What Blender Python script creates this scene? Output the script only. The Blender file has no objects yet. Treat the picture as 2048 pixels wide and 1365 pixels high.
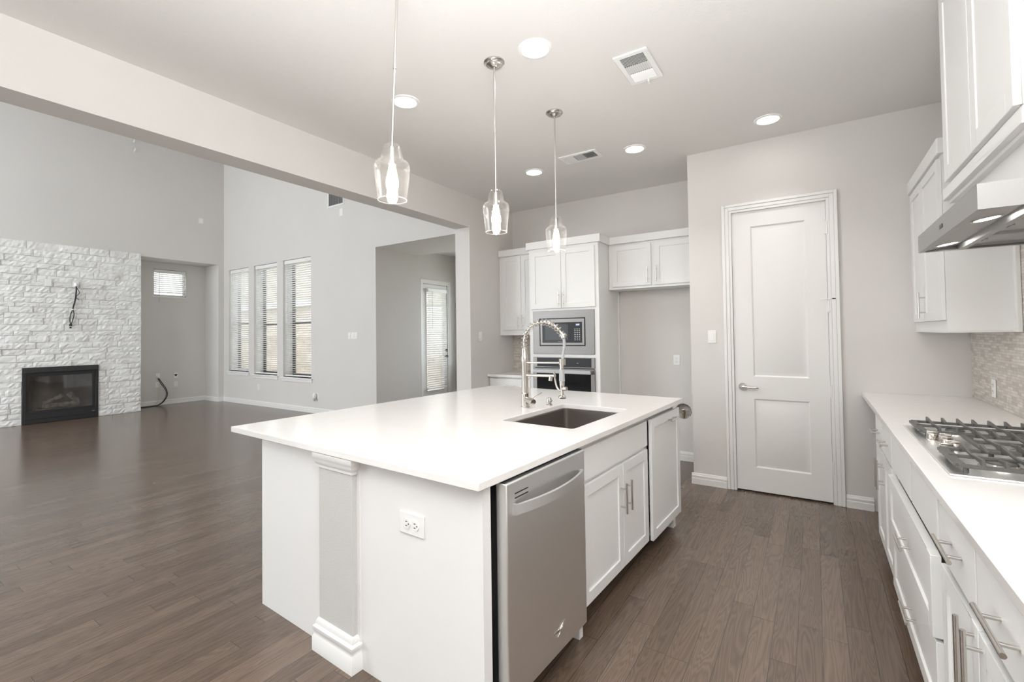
import bpy, math, random
from mathutils import Vector, Matrix
random.seed(7)
S = bpy.context.scene
COL = S.collection
PI = math.pi
I4 = Matrix.Identity(4)

# ---------------------------------------------------------------- camera
cam = bpy.data.cameras.new('camera')
cam.sensor_width = 36.0
cam.lens = 934.0355 * 36.0 / 2048.0
cam.shift_x = 12.133 / 2048.0
cam.shift_y = -33.46 / 2048.0
cam.clip_start = 0.02
cam_ob = bpy.data.objects.new('camera', cam)
COL.objects.link(cam_ob)
CR, CU, CB = (0.83469, 0.55056, -0.01342), (0.02336, -0.01105, 0.99967), (0.55022, -0.83473, -0.02209)
cam_ob.matrix_world = Matrix(((CR[0], CU[0], CB[0], 0), (CR[1], CU[1], CB[1], 0), (CR[2], CU[2], CB[2], 1.41167), (0, 0, 0, 1)))
S.camera = cam_ob

# ---------------------------------------------------------------- world, light, exposure
S.view_settings.view_transform = 'Standard'
S.view_settings.look = 'None'
S.view_settings.gamma = 1.0
S.view_settings.use_curve_mapping = False
S.view_settings.exposure = 2.0
S.cycles.max_bounces = 10
S.cycles.diffuse_bounces = 6
S.cycles.transparent_max_bounces = 24
S.cycles.sample_clamp_indirect = 6.0
S.cycles.use_denoising = True
W = bpy.data.worlds.new('sky'); S.world = W
W.use_nodes = True
bg = W.node_tree.nodes['Background']
bg.inputs[0].default_value = (0.90, 0.955, 1.0, 1)
bg.inputs[1].default_value = 1.02

def area(name, loc, target, sx, sy, watts, col, spread=180):
    l = bpy.data.lights.new(name, 'AREA'); l.shape = 'RECTANGLE'; l.size = sx; l.size_y = sy; l.energy = watts; l.color = col; l.spread = math.radians(spread)
    o = bpy.data.objects.new(name, l); COL.objects.link(o); o.location = loc
    o.rotation_euler = (Vector(target) - Vector(loc)).to_track_quat('-Z', 'Y').to_euler()
    return o
# the photographer's flash bounced off the kitchen ceiling behind the camera
area('bounced_flash', (-0.05, -0.30, 1.85), (-0.07, -0.22, 3.08), 1.1, 1.1, 55.0, (0.96, 0.98, 1.0), 160)
# added fill brightening the living room, as if from presumed tall windows out of view
area('living_fill', (-8.4, -2.85, 2.8), (-9.2, 3.0, 2.0), 4.6, 4.2, 42.0, (0.93, 0.965, 1.0))
area('nook_daylight', (-5.24, 7.72, 1.7), (-5.0, 5.5, 1.4), 1.9, 1.6, 2.0, (0.93, 0.965, 1.0))
SPOT_W = 6.0        # downward beam of each recessed lamp
LAMP_W = 5.0        # emission of the recessed lamps
BULB_W = 30.0        # emission of the pendant bulbs

# ---------------------------------------------------------------- materials
def mat(name, col, rough=0.5, metal=0.0, spec=0.5, emit=None, es=0.0):
    m = bpy.data.materials.new(name); m.use_nodes = True
    b = m.node_tree.nodes['Principled BSDF']
    b.inputs['Base Color'].default_value = (*col, 1)
    b.inputs['Roughness'].default_value = rough
    b.inputs['Metallic'].default_value = metal
    b.inputs['Specular IOR Level'].default_value = spec
    if emit:
        b.inputs['Emission Color'].default_value = (*emit, 1)
        b.inputs['Emission Strength'].default_value = es
    return m
def nd(m, t, **kw):
    n = m.node_tree.nodes.new(t)
    for k, v in kw.items():
        if k in ('i',):
            for a, b in v.items(): n.inputs[a].default_value = b
        else: setattr(n, k, v)
    return n
def ln(m, a, b): m.node_tree.links.new(a, b)
def P(m): return m.node_tree.nodes['Principled BSDF']
def coords(m, scale=(1, 1, 1), rot=(0, 0, 0)):
    g = nd(m, 'ShaderNodeNewGeometry')
    mp = nd(m, 'ShaderNodeMapping')
    mp.inputs['Scale'].default_value = scale
    mp.inputs['Rotation'].default_value = rot
    ln(m, g.outputs['Position'], mp.inputs['Vector'])
    return mp.outputs['Vector']
def noise_bump(m, scale, strength, dist=0.002, vec=None, detail=3):
    n = nd(m, 'ShaderNodeTexNoise', i={'Scale': scale, 'Detail': detail})
    ln(m, vec or coords(m), n.inputs['Vector'])
    b = nd(m, 'ShaderNodeBump', i={'Strength': strength, 'Distance': dist})
    ln(m, n.outputs['Fac'], b.inputs['Height'])
    ln(m, b.outputs['Normal'], P(m).inputs['Normal'])
    return n
def vary(m, c0, c1, scale, vec=None, detail=4):
    n = nd(m, 'ShaderNodeTexNoise', i={'Scale': scale, 'Detail': detail})
    ln(m, vec or coords(m), n.inputs['Vector'])
    r = nd(m, 'ShaderNodeValToRGB')
    r.color_ramp.elements[0].position = 0.35; r.color_ramp.elements[0].color = (*c0, 1)
    r.color_ramp.elements[1].position = 0.65; r.color_ramp.elements[1].color = (*c1, 1)
    ln(m, n.outputs['Fac'], r.inputs['Fac']); ln(m, r.outputs['Color'], P(m).inputs['Base Color'])

WALL = mat('wall_paint', (0.60, 0.58, 0.555), 0.75, spec=0.25); vary(WALL, (0.668, 0.650, 0.626), (0.684, 0.665, 0.640), 1.3); noise_bump(WALL, 160, 0.25)
CEIL = mat('ceiling_paint', (0.75, 0.737, 0.72), 0.85, spec=0.2); noise_bump(CEIL, 120, 0.35)
COLUMN = mat('rough_paint', (0.60, 0.595, 0.58), 0.8, spec=0.2); noise_bump(COLUMN, 220, 0.6)
TRIM = mat('trim_white', (0.80, 0.79, 0.775), 0.35); noise_bump(TRIM, 60, 0.03)
CAB = mat('cabinet_white', (0.82, 0.82, 0.81), 0.46, spec=0.3); noise_bump(CAB, 90, 0.04)
DOORW = mat('door_white', (0.78, 0.77, 0.75), 0.38); noise_bump(DOORW, 90, 0.05)
GAP = mat('shadow_gap', (0.02, 0.02, 0.02), 0.8); noise_bump(GAP, 50, 0.05)
QUARTZ = mat('quartz_white', (0.86, 0.84, 0.815), 0.13); vary(QUARTZ, (0.815, 0.80, 0.78), (0.83, 0.815, 0.795), 9)
PLATE = mat('plate_white', (0.85, 0.85, 0.84), 0.3); noise_bump(PLATE, 90, 0.02)
DARKSLOT = mat('dark_slot', (0.03, 0.03, 0.03), 0.6); noise_bump(DARKSLOT, 90, 0.02)
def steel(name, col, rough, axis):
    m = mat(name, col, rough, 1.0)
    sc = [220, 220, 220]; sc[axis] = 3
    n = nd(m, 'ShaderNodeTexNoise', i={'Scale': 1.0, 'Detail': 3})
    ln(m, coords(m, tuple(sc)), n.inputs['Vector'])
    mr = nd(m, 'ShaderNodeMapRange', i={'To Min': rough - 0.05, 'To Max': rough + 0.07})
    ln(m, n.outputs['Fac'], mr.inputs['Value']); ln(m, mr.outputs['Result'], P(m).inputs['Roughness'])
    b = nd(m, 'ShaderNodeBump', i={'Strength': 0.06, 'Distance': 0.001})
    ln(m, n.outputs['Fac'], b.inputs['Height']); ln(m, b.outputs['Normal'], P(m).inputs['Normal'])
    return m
STEEL_Y = steel('brushed_steel_along', (0.86, 0.86, 0.855), 0.38, 1)
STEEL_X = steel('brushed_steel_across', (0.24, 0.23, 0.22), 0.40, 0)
HOODS = steel('hood_steel', (0.45, 0.445, 0.44), 0.52, 1)
SINKS = steel('sink_steel', (0.36, 0.33, 0.31), 0.34, 1)
NICKEL = mat('satin_nickel', (0.62, 0.60, 0.57), 0.26, 1.0); noise_bump(NICKEL, 300, 0.03)
CHROME = mat('faucet_nickel', (0.62, 0.59, 0.55), 0.18, 1.0); noise_bump(CHROME, 300, 0.02)
SPRAYGREY = mat('sprayer_grey', (0.42, 0.43, 0.44), 0.4); noise_bump(SPRAYGREY, 200, 0.05)
BGLASS = mat('black_glass', (0.012, 0.012, 0.013), 0.08, spec=0.18); noise_bump(BGLASS, 3, 0.01)
BWIN = mat('oven_window', (0.05, 0.05, 0.052), 0.10, spec=0.2); noise_bump(BWIN, 3, 0.01)
IRON = mat('cast_iron', (0.10, 0.097, 0.093), 0.42); noise_bump(IRON, 500, 0.35, 0.001)
BLACK = mat('black_metal', (0.022, 0.022, 0.023), 0.38); noise_bump(BLACK, 200, 0.08)
CABLE = mat('cable_black', (0.025, 0.022, 0.024), 0.5); noise_bump(CABLE, 200, 0.1)
CABLEW = mat('cable_white', (0.62, 0.60, 0.55), 0.5); noise_bump(CABLEW, 200, 0.1)
LOG = mat('ceramic_log', (0.42, 0.37, 0.31), 0.85); vary(LOG, (0.22, 0.19, 0.16), (0.55, 0.49, 0.41), 14); noise_bump(LOG, 30, 0.8, 0.01)
FIREBRICK = mat('firebox_lining', (0.10, 0.09, 0.08), 0.8); vary(FIREBRICK, (0.06, 0.055, 0.05), (0.15, 0.135, 0.12), 4)
BRONZE = mat('dark_bronze', (0.05, 0.043, 0.038), 0.4); noise_bump(BRONZE, 100, 0.05)
SLAT = mat('blind_white', (0.86, 0.855, 0.84), 0.4); noise_bump(SLAT, 60, 0.02)
DUCT = mat('duct_grey', (0.22, 0.22, 0.22), 0.7); noise_bump(DUCT, 90, 0.02)
BRASS = mat('pipe_brass', (0.35, 0.27, 0.14), 0.4, 1.0); noise_bump(BRASS, 200, 0.2)
PATCH = mat('raw_drywall', (0.62, 0.60, 0.56), 0.9); vary(PATCH, (0.45, 0.42, 0.38), (0.70, 0.69, 0.66), 30)
GRIT = mat('torn_paper', (0.10, 0.08, 0.06), 0.9); noise_bump(GRIT, 200, 0.5)
FENCEM = mat('cedar_fence', (0.45, 0.36, 0.27), 0.85); vary(FENCEM, (0.36, 0.29, 0.22), (0.52, 0.42, 0.33), 3, None)
HOUSE = mat('pale_siding', (0.62, 0.52, 0.43), 0.85); vary(HOUSE, (0.55, 0.45, 0.37), (0.68, 0.58, 0.49), 5)
LAWN = mat('dry_lawn', (0.45, 0.43, 0.33), 0.95); vary(LAWN, (0.38, 0.37, 0.26), (0.55, 0.52, 0.42), 6)
EMIT = mat('lamp_lens', (0.9, 0.9, 0.9), 0.4, emit=(1.0, 0.98, 0.95), es=LAMP_W)
HOODLAMP = mat('hood_lens', (0.9, 0.9, 0.9), 0.4, emit=(1.0, 0.97, 0.92), es=14.0)
BULB = mat('bulb_glow', (0.9, 0.9, 0.9), 0.4, emit=(1.0, 0.94, 0.86), es=BULB_W)
DISPLAY = mat('clock_digits', (0.1, 0.1, 0.3), 0.4, emit=(0.55, 0.6, 1.0), es=0.8)
LEGEND = mat('printed_legend', (0.55, 0.55, 0.56), 0.5); noise_bump(LEGEND, 90, 0.02)

def clear_glass(name, tint, edge, base, haze=0.0, top=0.85):
    m = bpy.data.materials.new(name); m.use_nodes = True
    nt = m.node_tree; nt.nodes.clear()
    out = nt.nodes.new('ShaderNodeOutputMaterial'); mix = nt.nodes.new('ShaderNodeMixShader')
    tr = nt.nodes.new('ShaderNodeBsdfTransparent'); gl = nt.nodes.new('ShaderNodeBsdfGlossy')
    tr.inputs[0].default_value = (*tint, 1); gl.inputs['Roughness'].default_value = 0.03
    gl.inputs[0].default_value = (1, 1, 1, 1)
    lw = nt.nodes.new('ShaderNodeLayerWeight'); lw.inputs['Blend'].default_value = edge
    mr = nt.nodes.new('ShaderNodeMapRange'); mr.inputs['To Min'].default_value = base; mr.inputs['To Max'].default_value = top
    nt.links.new(lw.outputs['Facing'], mr.inputs['Value'])
    df = nt.nodes.new('ShaderNodeBsdfTranslucent'); df.inputs[0].default_value = (0.9, 0.9, 0.9, 1)
    m2 = nt.nodes.new('ShaderNodeMixShader'); m2.inputs[0].default_value = haze
    nt.links.new(gl.outputs[0], m2.inputs[1]); nt.links.new(df.outputs[0], m2.inputs[2])
    nt.links.new(mr.outputs['Result'], mix.inputs[0]); nt.links.new(tr.outputs[0], mix.inputs[1]); nt.links.new(m2.outputs[0], mix.inputs[2])
    nt.links.new(mix.outputs[0], out.inputs[0])
    return m
GLASS = clear_glass('window_glass', (0.97, 0.98, 0.98), 0.25, 0.04)
SHADE = clear_glass('pendant_glass', (0.985, 0.98, 0.975), 0.20, 0.015, 0.06, 0.32)
RIMGLASS = clear_glass('pendant_rim_glass', (0.98, 0.98, 0.98), 0.5, 0.25, 0.35, 0.9)
FIREGLASS = clear_glass('fireplace_glass', (0.80, 0.80, 0.80), 0.3, 0.10)

# wood floor: planks along Y
FLOOR = mat('dark_oak_planks', (0.08, 0.06, 0.05), 0.3, spec=0.75)
def floor_nodes():
    m = FLOOR
    g = nd(m, 'ShaderNodeNewGeometry'); sx = nd(m, 'ShaderNodeSeparateXYZ'); ln(m, g.outputs['Position'], sx.inputs[0])
    def mth(op, a, b=None):
        n = nd(m, 'ShaderNodeMath', operation=op)
        for k, v in enumerate((a, b)):
            if v is None: continue
            if isinstance(v, (int, float)): n.inputs[k].default_value = v
            else: ln(m, v, n.inputs[k])
        return n.outputs[0]
    col = mth('DIVIDE', sx.outputs['X'], 0.096)
    row = mth('FLOOR', col); fx = mth('FRACT', col)
    wn = nd(m, 'ShaderNodeTexWhiteNoise', noise_dimensions='1D'); ln(m, row, wn.inputs['W'])
    yo = mth('ADD', mth('DIVIDE', sx.outputs['Y'], 0.95), mth('MULTIPLY', wn.outputs['Value'], 7.3))
    seg = mth('FLOOR', yo); fy = mth('FRACT', yo)
    cv = nd(m, 'ShaderNodeCombineXYZ'); ln(m, row, cv.inputs[0]); ln(m, seg, cv.inputs[1])
    w2 = nd(m, 'ShaderNodeTexWhiteNoise', noise_dimensions='3D'); ln(m, cv.outputs[0], w2.inputs['Vector'])
    # grain: cathedral rings, stretched along the plank, offset per plank
    off = nd(m, 'ShaderNodeVectorMath', operation='SCALE'); off.inputs['Scale'].default_value = 30.0
    ln(m, w2.outputs['Color'], off.inputs[0])
    st = nd(m, 'ShaderNodeVectorMath', operation='MULTIPLY'); st.inputs[1].default_value = (15.0, 1.25, 1.0)
    ln(m, g.outputs['Position'], st.inputs[0])
    ad = nd(m, 'ShaderNodeVectorMath', operation='ADD'); ln(m, st.outputs[0], ad.inputs[0]); ln(m, off.outputs[0], ad.inputs[1])
    n1 = nd(m, 'ShaderNodeTexNoise', i={'Scale': 0.9, 'Detail': 2.0, 'Roughness': 0.55, 'Distortion': 0.5}); ln(m, ad.outputs[0], n1.inputs['Vector'])
    ring = mth('ABSOLUTE', mth('SUBTRACT', mth('FRACT', mth('MULTIPLY', n1.outputs['Fac'], 15.0)), 0.5))
    ring = mth('MULTIPLY', ring, 2.0)
    st2 = nd(m, 'ShaderNodeVectorMath', operation='MULTIPLY'); st2.inputs[1].default_value = (160.0, 5.0, 1.0)
    ln(m, g.outputs['Position'], st2.inputs[0])
    n2 = nd(m, 'ShaderNodeTexNoise', i={'Scale': 1.0, 'Detail': 3.0}); ln(m, st2.outputs[0], n2.inputs['Vector'])
    grain = mth('ADD', mth('MULTIPLY', ring, 0.65), mth('MULTIPLY', n2.outputs['Fac'], 0.5))
    tone = nd(m, 'ShaderNodeValToRGB')
    tone.color_ramp.elements[0].position = 0.0; tone.color_ramp.elements[0].color = (0.120, 0.083, 0.060, 1)
    tone.color_ramp.elements[1].position = 1.0; tone.color_ramp.elements[1].color = (0.174, 0.122, 0.090, 1)
    ln(m, w2.outputs['Value'], tone.inputs['Fac'])
    mul = mth('ADD', mth('MULTIPLY', grain, 0.5), 0.63)
    c1 = nd(m, 'ShaderNodeVectorMath', operation='SCALE'); ln(m, tone.outputs['Color'], c1.inputs[0]); ln(m, mul, c1.inputs['Scale'])
    # joints
    ex = mth('MINIMUM', fx, mth('SUBTRACT', 1.0, fx)); ey = mth('MINIMUM', fy, mth('SUBTRACT', 1.0, fy))
    jx = mth('LESS_THAN', ex, 0.010); jy = mth('LESS_THAN', ey, 0.0012)
    j = mth('MAXIMUM', jx, jy)
    mx = nd(m, 'ShaderNodeMix', data_type='RGBA'); ln(m, j, mx.inputs['Factor']); ln(m, c1.outputs[0], mx.inputs['A']); mx.inputs['B'].default_value = (0.035, 0.025, 0.019, 1)
    ln(m, mx.outputs['Result'], P(m).inputs['Base Color'])
    rr = mth('ADD', mth('MULTIPLY', n2.outputs['Fac'], 0.14), 0.13); ln(m, rr, P(m).inputs['Roughness'])
    bp = nd(m, 'ShaderNodeBump', i={'Strength': 0.20, 'Distance': 0.002})
    hh = mth('SUBTRACT', mth('ADD', mth('MULTIPLY', n2.outputs['Fac'], 0.5), mth('MULTIPLY', ring, 0.2)), mth('MULTIPLY', j, 0.8))
    ln(m, hh, bp.inputs['Height']); ln(m, bp.outputs['Normal'], P(m).inputs['Normal'])
floor_nodes()

# linear stone mosaic; axis 0: tiles run along X (back wall), 1: along Y (right wall)
def mosaic(name, axis):
    m = mat(name, (0.6, 0.55, 0.5), 0.45)
    g = nd(m, 'ShaderNodeNewGeometry'); sx = nd(m, 'ShaderNodeSeparateXYZ'); ln(m, g.outputs['Position'], sx.inputs[0])
    cb = nd(m, 'ShaderNodeCombineXYZ'); ln(m, sx.outputs['XY'[axis]], cb.inputs[0]); ln(m, sx.outputs['Z'], cb.inputs[1])
    br = nd(m, 'ShaderNodeTexBrick', offset=0.37, offset_frequency=2, squash=0.6, squash_frequency=3)
    br.inputs['Color1'].default_value = (0.70, 0.66, 0.61, 1); br.inputs['Color2'].default_value = (0.44, 0.39, 0.345, 1)
    br.inputs['Mortar'].default_value = (0.46, 0.43, 0.40, 1)
    for k, v in {'Scale': 1.0, 'Mortar Size': 0.0012, 'Mortar Smooth': 0.2, 'Bias': -0.25, 'Brick Width': 0.085, 'Row Height': 0.0165}.items(): br.inputs[k].default_value = v
    ln(m, cb.outputs[0], br.inputs['Vector'])
    n = nd(m, 'ShaderNodeTexNoise', i={'Scale': 35.0, 'Detail': 4.0}); ln(m, g.outputs['Position'], n.inputs['Vector'])
    mr = nd(m, 'ShaderNodeMapRange', i={'To Min': 0.8, 'To Max': 1.2}); ln(m, n.outputs['Fac'], mr.inputs['Value'])
    sc = nd(m, 'ShaderNodeVectorMath', operation='SCALE'); ln(m, br.outputs['Color'], sc.inputs[0]); ln(m, mr.outputs['Result'], sc.inputs['Scale'])
    ln(m, sc.outputs[0], P(m).inputs['Base Color'])
    b = nd(m, 'ShaderNodeBump', i={'Strength': 0.5, 'Distance': 0.002}); b.invert = True
    ln(m, br.outputs['Fac'], b.inputs['Height']); ln(m, b.outputs['Normal'], P(m).inputs['Normal'])
    return m
MOSAIC_X, MOSAIC_Y = mosaic('stone_mosaic_back', 0), mosaic('stone_mosaic_side', 1)
LEDGE = mat('split_face_quartzite', (0.72, 0.72, 0.70), 0.75)
vary(LEDGE, (0.74, 0.735, 0.715), (0.86, 0.86, 0.845), 5); noise_bump(LEDGE, 40, 0.3, 0.006, detail=8)

# ---------------------------------------------------------------- mesh builder
class MB:
    def __init__(s, T=None): s.v = []; s.f = []; s.T = T; s.m = []; s.cur = 0
    def add(s, vs, fs):
        n = len(s.v)
        s.v += [(s.T @ Vector(p)) if s.T else Vector(p) for p in vs]
        s.f += [tuple(n + i for i in f) for f in fs]; s.m += [s.cur] * len(fs)
        return s
    def box(s, x0, x1, y0, y1, z0, z1):
        x0, x1 = min(x0, x1), max(x0, x1); y0, y1 = min(y0, y1), max(y0, y1); z0, z1 = min(z0, z1), max(z0, z1)
        return s.add([(x0, y0, z0), (x1, y0, z0), (x1, y1, z0), (x0, y1, z0), (x0, y0, z1), (x1, y0, z1), (x1, y1, z1), (x0, y1, z1)],
              [(0, 3, 2, 1), (4, 5, 6, 7), (0, 1, 5, 4), (1, 2, 6, 5), (2, 3, 7, 6), (3, 0, 4, 7)])
    def tube(s, pts, r, seg=10, cap=True):
        pts = [Vector(p) for p in pts]; n = len(pts)
        rr = r if isinstance(r, (list, tuple)) else [r] * n
        tang = []
        for i in range(n):
            t = pts[min(i + 1, n - 1)] - pts[max(i - 1, 0)]
            tang.append(t.normalized() if t.length > 1e-9 else Vector((0, 0, 1)))
        a = Vector((0, 0, 1)) if abs(tang[0].z) < 0.9 else Vector((1, 0, 0))
        u = tang[0].cross(a).normalized(); vs = []; fs = []
        for i in range(n):
            u = (u - tang[i] * u.dot(tang[i])).normalized(); w = tang[i].cross(u)
            for k in range(seg):
                an = 2 * PI * k / seg
                vs.append(pts[i] + (u * math.cos(an) + w * math.sin(an)) * rr[i])
        for i in range(n - 1):
            for k in range(seg):
                k2 = (k + 1) % seg
                fs.append((i * seg + k, i * seg + k2, (i + 1) * seg + k2, (i + 1) * seg + k))
        if cap:
            fs.append(tuple(range(seg))[::-1]); fs.append(tuple((n - 1) * seg + k for k in range(seg)))
        return s.add(vs, fs)
    def cyl(s, p0, p1, r, seg=20): return s.tube([p0, p1], r, seg)
    def lathe(s, prof, c=(0, 0, 0), seg=32, close=False):
        vs = []; fs = []; n = len(prof)
        for r, z in prof:
            for k in range(seg):
                an = 2 * PI * k / seg
                vs.append((c[0] + r * math.cos(an), c[1] + r * math.sin(an), c[2] + z))
        rng = n if close else n - 1
        for i in range(rng):
            j = (i + 1) % n
            for k in range(seg):
                k2 = (k + 1) % seg
                fs.append((i * seg + k, i * seg + k2, j * seg + k2, j * seg + k))
        if not close:
            if prof[0][0] > 1e-6: fs.append(tuple(range(seg))[::-1])
            if prof[-1][0] > 1e-6: fs.append(tuple((n - 1) * seg + k for k in range(seg)))
        return s.add(vs, fs)
    def prism(s, poly, axis, a0, a1):          # poly in the two other axes, extruded along axis
        def mk(p, a):
            q = [p[0], p[1]]; q.insert(axis, a); return tuple(q)
        n = len(poly)
        vs = [mk(p, a0) for p in poly] + [mk(p, a1) for p in poly]
        fs = [tuple(range(n))[::-1], tuple(range(n, 2 * n))] + [(i, (i + 1) % n, n + (i + 1) % n, n + i) for i in range(n)]
        return s.add(vs, fs)
    def sphere(s, c, r, seg=16, rings=10, sx=1, sy=1, sz=1):
        prof = []
        vs = []; fs = []
        for i in range(rings + 1):
            ph = PI * i / rings
            for k in range(seg):
                an = 2 * PI * k / seg
                vs.append((c[0] + sx * r * math.sin(ph) * math.cos(an), c[1] + sy * r * math.sin(ph) * math.sin(an), c[2] + sz * r * math.cos(ph)))
        for i in range(rings):
            for k in range(seg):
                k2 = (k + 1) % seg
                fs.append((i * seg + k, (i + 1) * seg + k, (i + 1) * seg + k2, i * seg + k2))
        return s.add(vs, fs)

WM = {}
def build(name, mb, m, parent=None, frame=I4, bevel=0.0, smooth=True, seg=2):
    lo = Vector([min(p[k] for p in mb.v) for k in range(3)]); hi = Vector([max(p[k] for p in mb.v) for k in range(3)])
    o3 = Vector(((lo.x + hi.x) / 2, (lo.y + hi.y) / 2, lo.z))
    me = bpy.data.meshes.new(name)
    me.from_pydata([tuple(p - o3) for p in mb.v], [], mb.f)
    import bmesh
    bm = bmesh.new(); bm.from_mesh(me)
    bmesh.ops.remove_doubles(bm, verts=bm.verts, dist=1e-6)
    bmesh.ops.recalc_face_normals(bm, faces=bm.faces)
    bm.to_mesh(me); bm.free()
    for mm in (m if isinstance(m, (list, tuple)) else [m]): me.materials.append(mm)
    if any(mb.m) and len(me.polygons) == len(mb.m):
        me.polygons.foreach_set('material_index', mb.m)
    if smooth:
        me.polygons.foreach_set('use_smooth', [True] * len(me.polygons))
        me.set_sharp_from_angle(angle=math.radians(38))
    o = bpy.data.objects.new(name, me); COL.objects.link(o)
    w = frame @ Matrix.Translation(o3)
    if parent is not None:
        o.parent = parent; o.matrix_parent_inverse = WM[parent.name].inverted()
    o.matrix_basis = w; WM[o.name] = w
    if bevel:
        bv = o.modifiers.new('bevel', 'BEVEL'); bv.width = bevel; bv.segments = seg; bv.limit_method = 'ANGLE'; bv.angle_limit = math.radians(40)
        bv.harden_normals = False
    return o
def thing(name, label, cat, loc=(0, 0, 0), group=None, frame=I4, kind=None):
    o = bpy.data.objects.new(name, None); COL.objects.link(o); o.empty_display_size = 0.05
    w = frame @ Matrix.Translation(Vector(loc)); o.matrix_basis = w; WM[o.name] = w
    return tag(o, label, cat, group, kind)
def tag(o, label=None, cat=None, group=None, kind=None):
    if label: o['label'] = label
    if cat: o['category'] = cat
    if group: o['group'] = group
    if kind: o['kind'] = kind
    return o
def struct(name, mb, m, label=None, cat=None, **kw):
    o = build(name, mb, m, **kw); o['kind'] = 'structure'
    return tag(o, label, cat)
def dup(root, delta, label=None, group=None, name=None):
    r = root.copy(); COL.objects.link(r); r.location = Vector(root.location) + Vector(delta)
    if label: r['label'] = label
    if group: r['group'] = group
    for ch in list(root.children):
        c = ch.copy(); COL.objects.link(c); c.parent = r
        for g in list(ch.children):
            d = g.copy(); COL.objects.link(d); d.parent = c
    return r

def sheet(axis, c, t, u0, u1, z0, z1, holes=(), mb=None):
    """Wall slab across `axis` (0: x=c, 1: y=c) from c to c+t with rectangular through-holes (ua, ub, za, zb)."""
    mb = mb or MB()
    us = sorted({u0, u1, *[h[0] for h in holes], *[h[1] for h in holes]}); zs = sorted({z0, z1, *[h[2] for h in holes], *[h[3] for h in holes]})
    us = [u for u in us if u0 <= u <= u1]; zs = [z for z in zs if z0 <= z <= z1]
    def solid(i, j):
        if not (0 <= i < len(us) - 1 and 0 <= j < len(zs) - 1): return False
        cu, cz = (us[i] + us[i + 1]) / 2, (zs[j] + zs[j + 1]) / 2
        return not any(h[0] < cu < h[1] and h[2] < cz < h[3] for h in holes)
    def p(u, z, d): return (c + d, u, z) if axis == 0 else (u, c + d, z)
    for i in range(len(us) - 1):
        for j in range(len(zs) - 1):
            if not solid(i, j): continue
            a, b, e, f = us[i], us[i + 1], zs[j], zs[j + 1]
            for d in (0, t): mb.add([p(a, e, d), p(b, e, d), p(b, f, d), p(a, f, d)], [(0, 1, 2, 3)])
            for di, dj, q in ((-1, 0, ((a, e), (a, f))), (1, 0, ((b, e), (b, f))), (0, -1, ((a, e), (b, e))), (0, 1, ((a, f), (b, f)))):
                if not solid(i + di, j + dj):
                    mb.add([p(*q[0], 0), p(*q[1], 0), p(*q[1], t), p(*q[0], t)], [(0, 1, 2, 3)])
    return mb

# ---------------------------------------------------------------- the setting
HC, HL = 3.086, 5.40                     # kitchen and living room ceilings
XB, XB2, YE = -3.422, -3.641, 4.422      # header beam faces, end of the wide opening
YF, YB, YW = 4.627, 5.384, 5.308         # pantry wall, kitchen back wall, living room window wall
XR, XF, XN = 0.942, -11.141, -11.77      # right wall, fireplace wall, niche back

struct('floor', MB().box(-12.2, 1.2, -3.4, 8.2, -0.06, 0), FLOOR, smooth=False)
struct('ceiling_kitchen', MB().box(XB2 + 0.02, 1.06, -3.0, 5.5, HC, HC + 0.1), CEIL, smooth=False)
struct('ceiling_living', MB().box(-11.9, XB2 + 0.1, -3.0, 5.55, HL, HL + 0.1), CEIL, smooth=False)
struct('wall_beam', MB().prism([(-3.0, 2.709), (YE, 2.709), (YE, 0), (YB + 0.12, 0), (YB + 0.12, HL), (-3.0, HL)], 0, XB2, XB), WALL, smooth=False)
struct('wall_right', sheet(0, XR, 0.12, -3.0, 5.6, 0, HC), WALL, smooth=False)
struct('wall_rear', sheet(1, -3.0, -0.15, XB2, XR + 0.12, 0, HC, [(-3.2, -2.5, 1.0, 2.2)]), WALL, smooth=False)
struct('wall_rear_living', sheet(1, -3.0, -0.15, -12.2, XB2, 0, HL, [(-10.6, -8.3, 0.3, 4.8), (-7.5, -5.2, 0.3, 4.8)]), WALL, smooth=False)
struct('wall_pantry', sheet(1, YF, 0.12, -0.968, XR, 0, HC, [(-0.61, 0.107, 0, 2.482)]), WALL, smooth=False)
struct('wall_pantry_side', MB().box(-0.968, -0.85, YF + 0.12, YB, 0, HC), WALL, smooth=False)

# kitchen back wall with the ragged round cut-out behind the fridge space
def back_wall():
    cx, cz, r = -1.222, 0.54, 0.083
    q = 0.13
    mb = sheet(1, YB, 0.12, XB, 1.06, 0, HC, [(cx - q, cx + q, cz - q, cz + q)])
    n = 44; rnd = random.Random(3); ring = []; sq = []
    for k in range(n):
        a = 2 * PI * k / n
        rr = r * (1 + rnd.uniform(-0.035, 0.035)); ring.append((cx + rr * math.cos(a), cz + rr * math.sin(a)))
        s = q / max(abs(math.cos(a)), abs(math.sin(a))); sq.append((cx + s * math.cos(a), cz + s * math.sin(a)))
    vs = [(x, YB, z) for x, z in sq] + [(x, YB, z) for x, z in ring] + [(x, YB + 0.012, z) for x, z in ring]
    fs = []
    for k in range(n):
        k2 = (k + 1) % n
        fs += [(k, k2, n + k2, n + k), (n + k, n + k2, 2 * n + k2, 2 * n + k)]
    mb.add(vs, fs)
    return mb
struct('wall_back', back_wall(), WALL, smooth=False)

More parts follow.
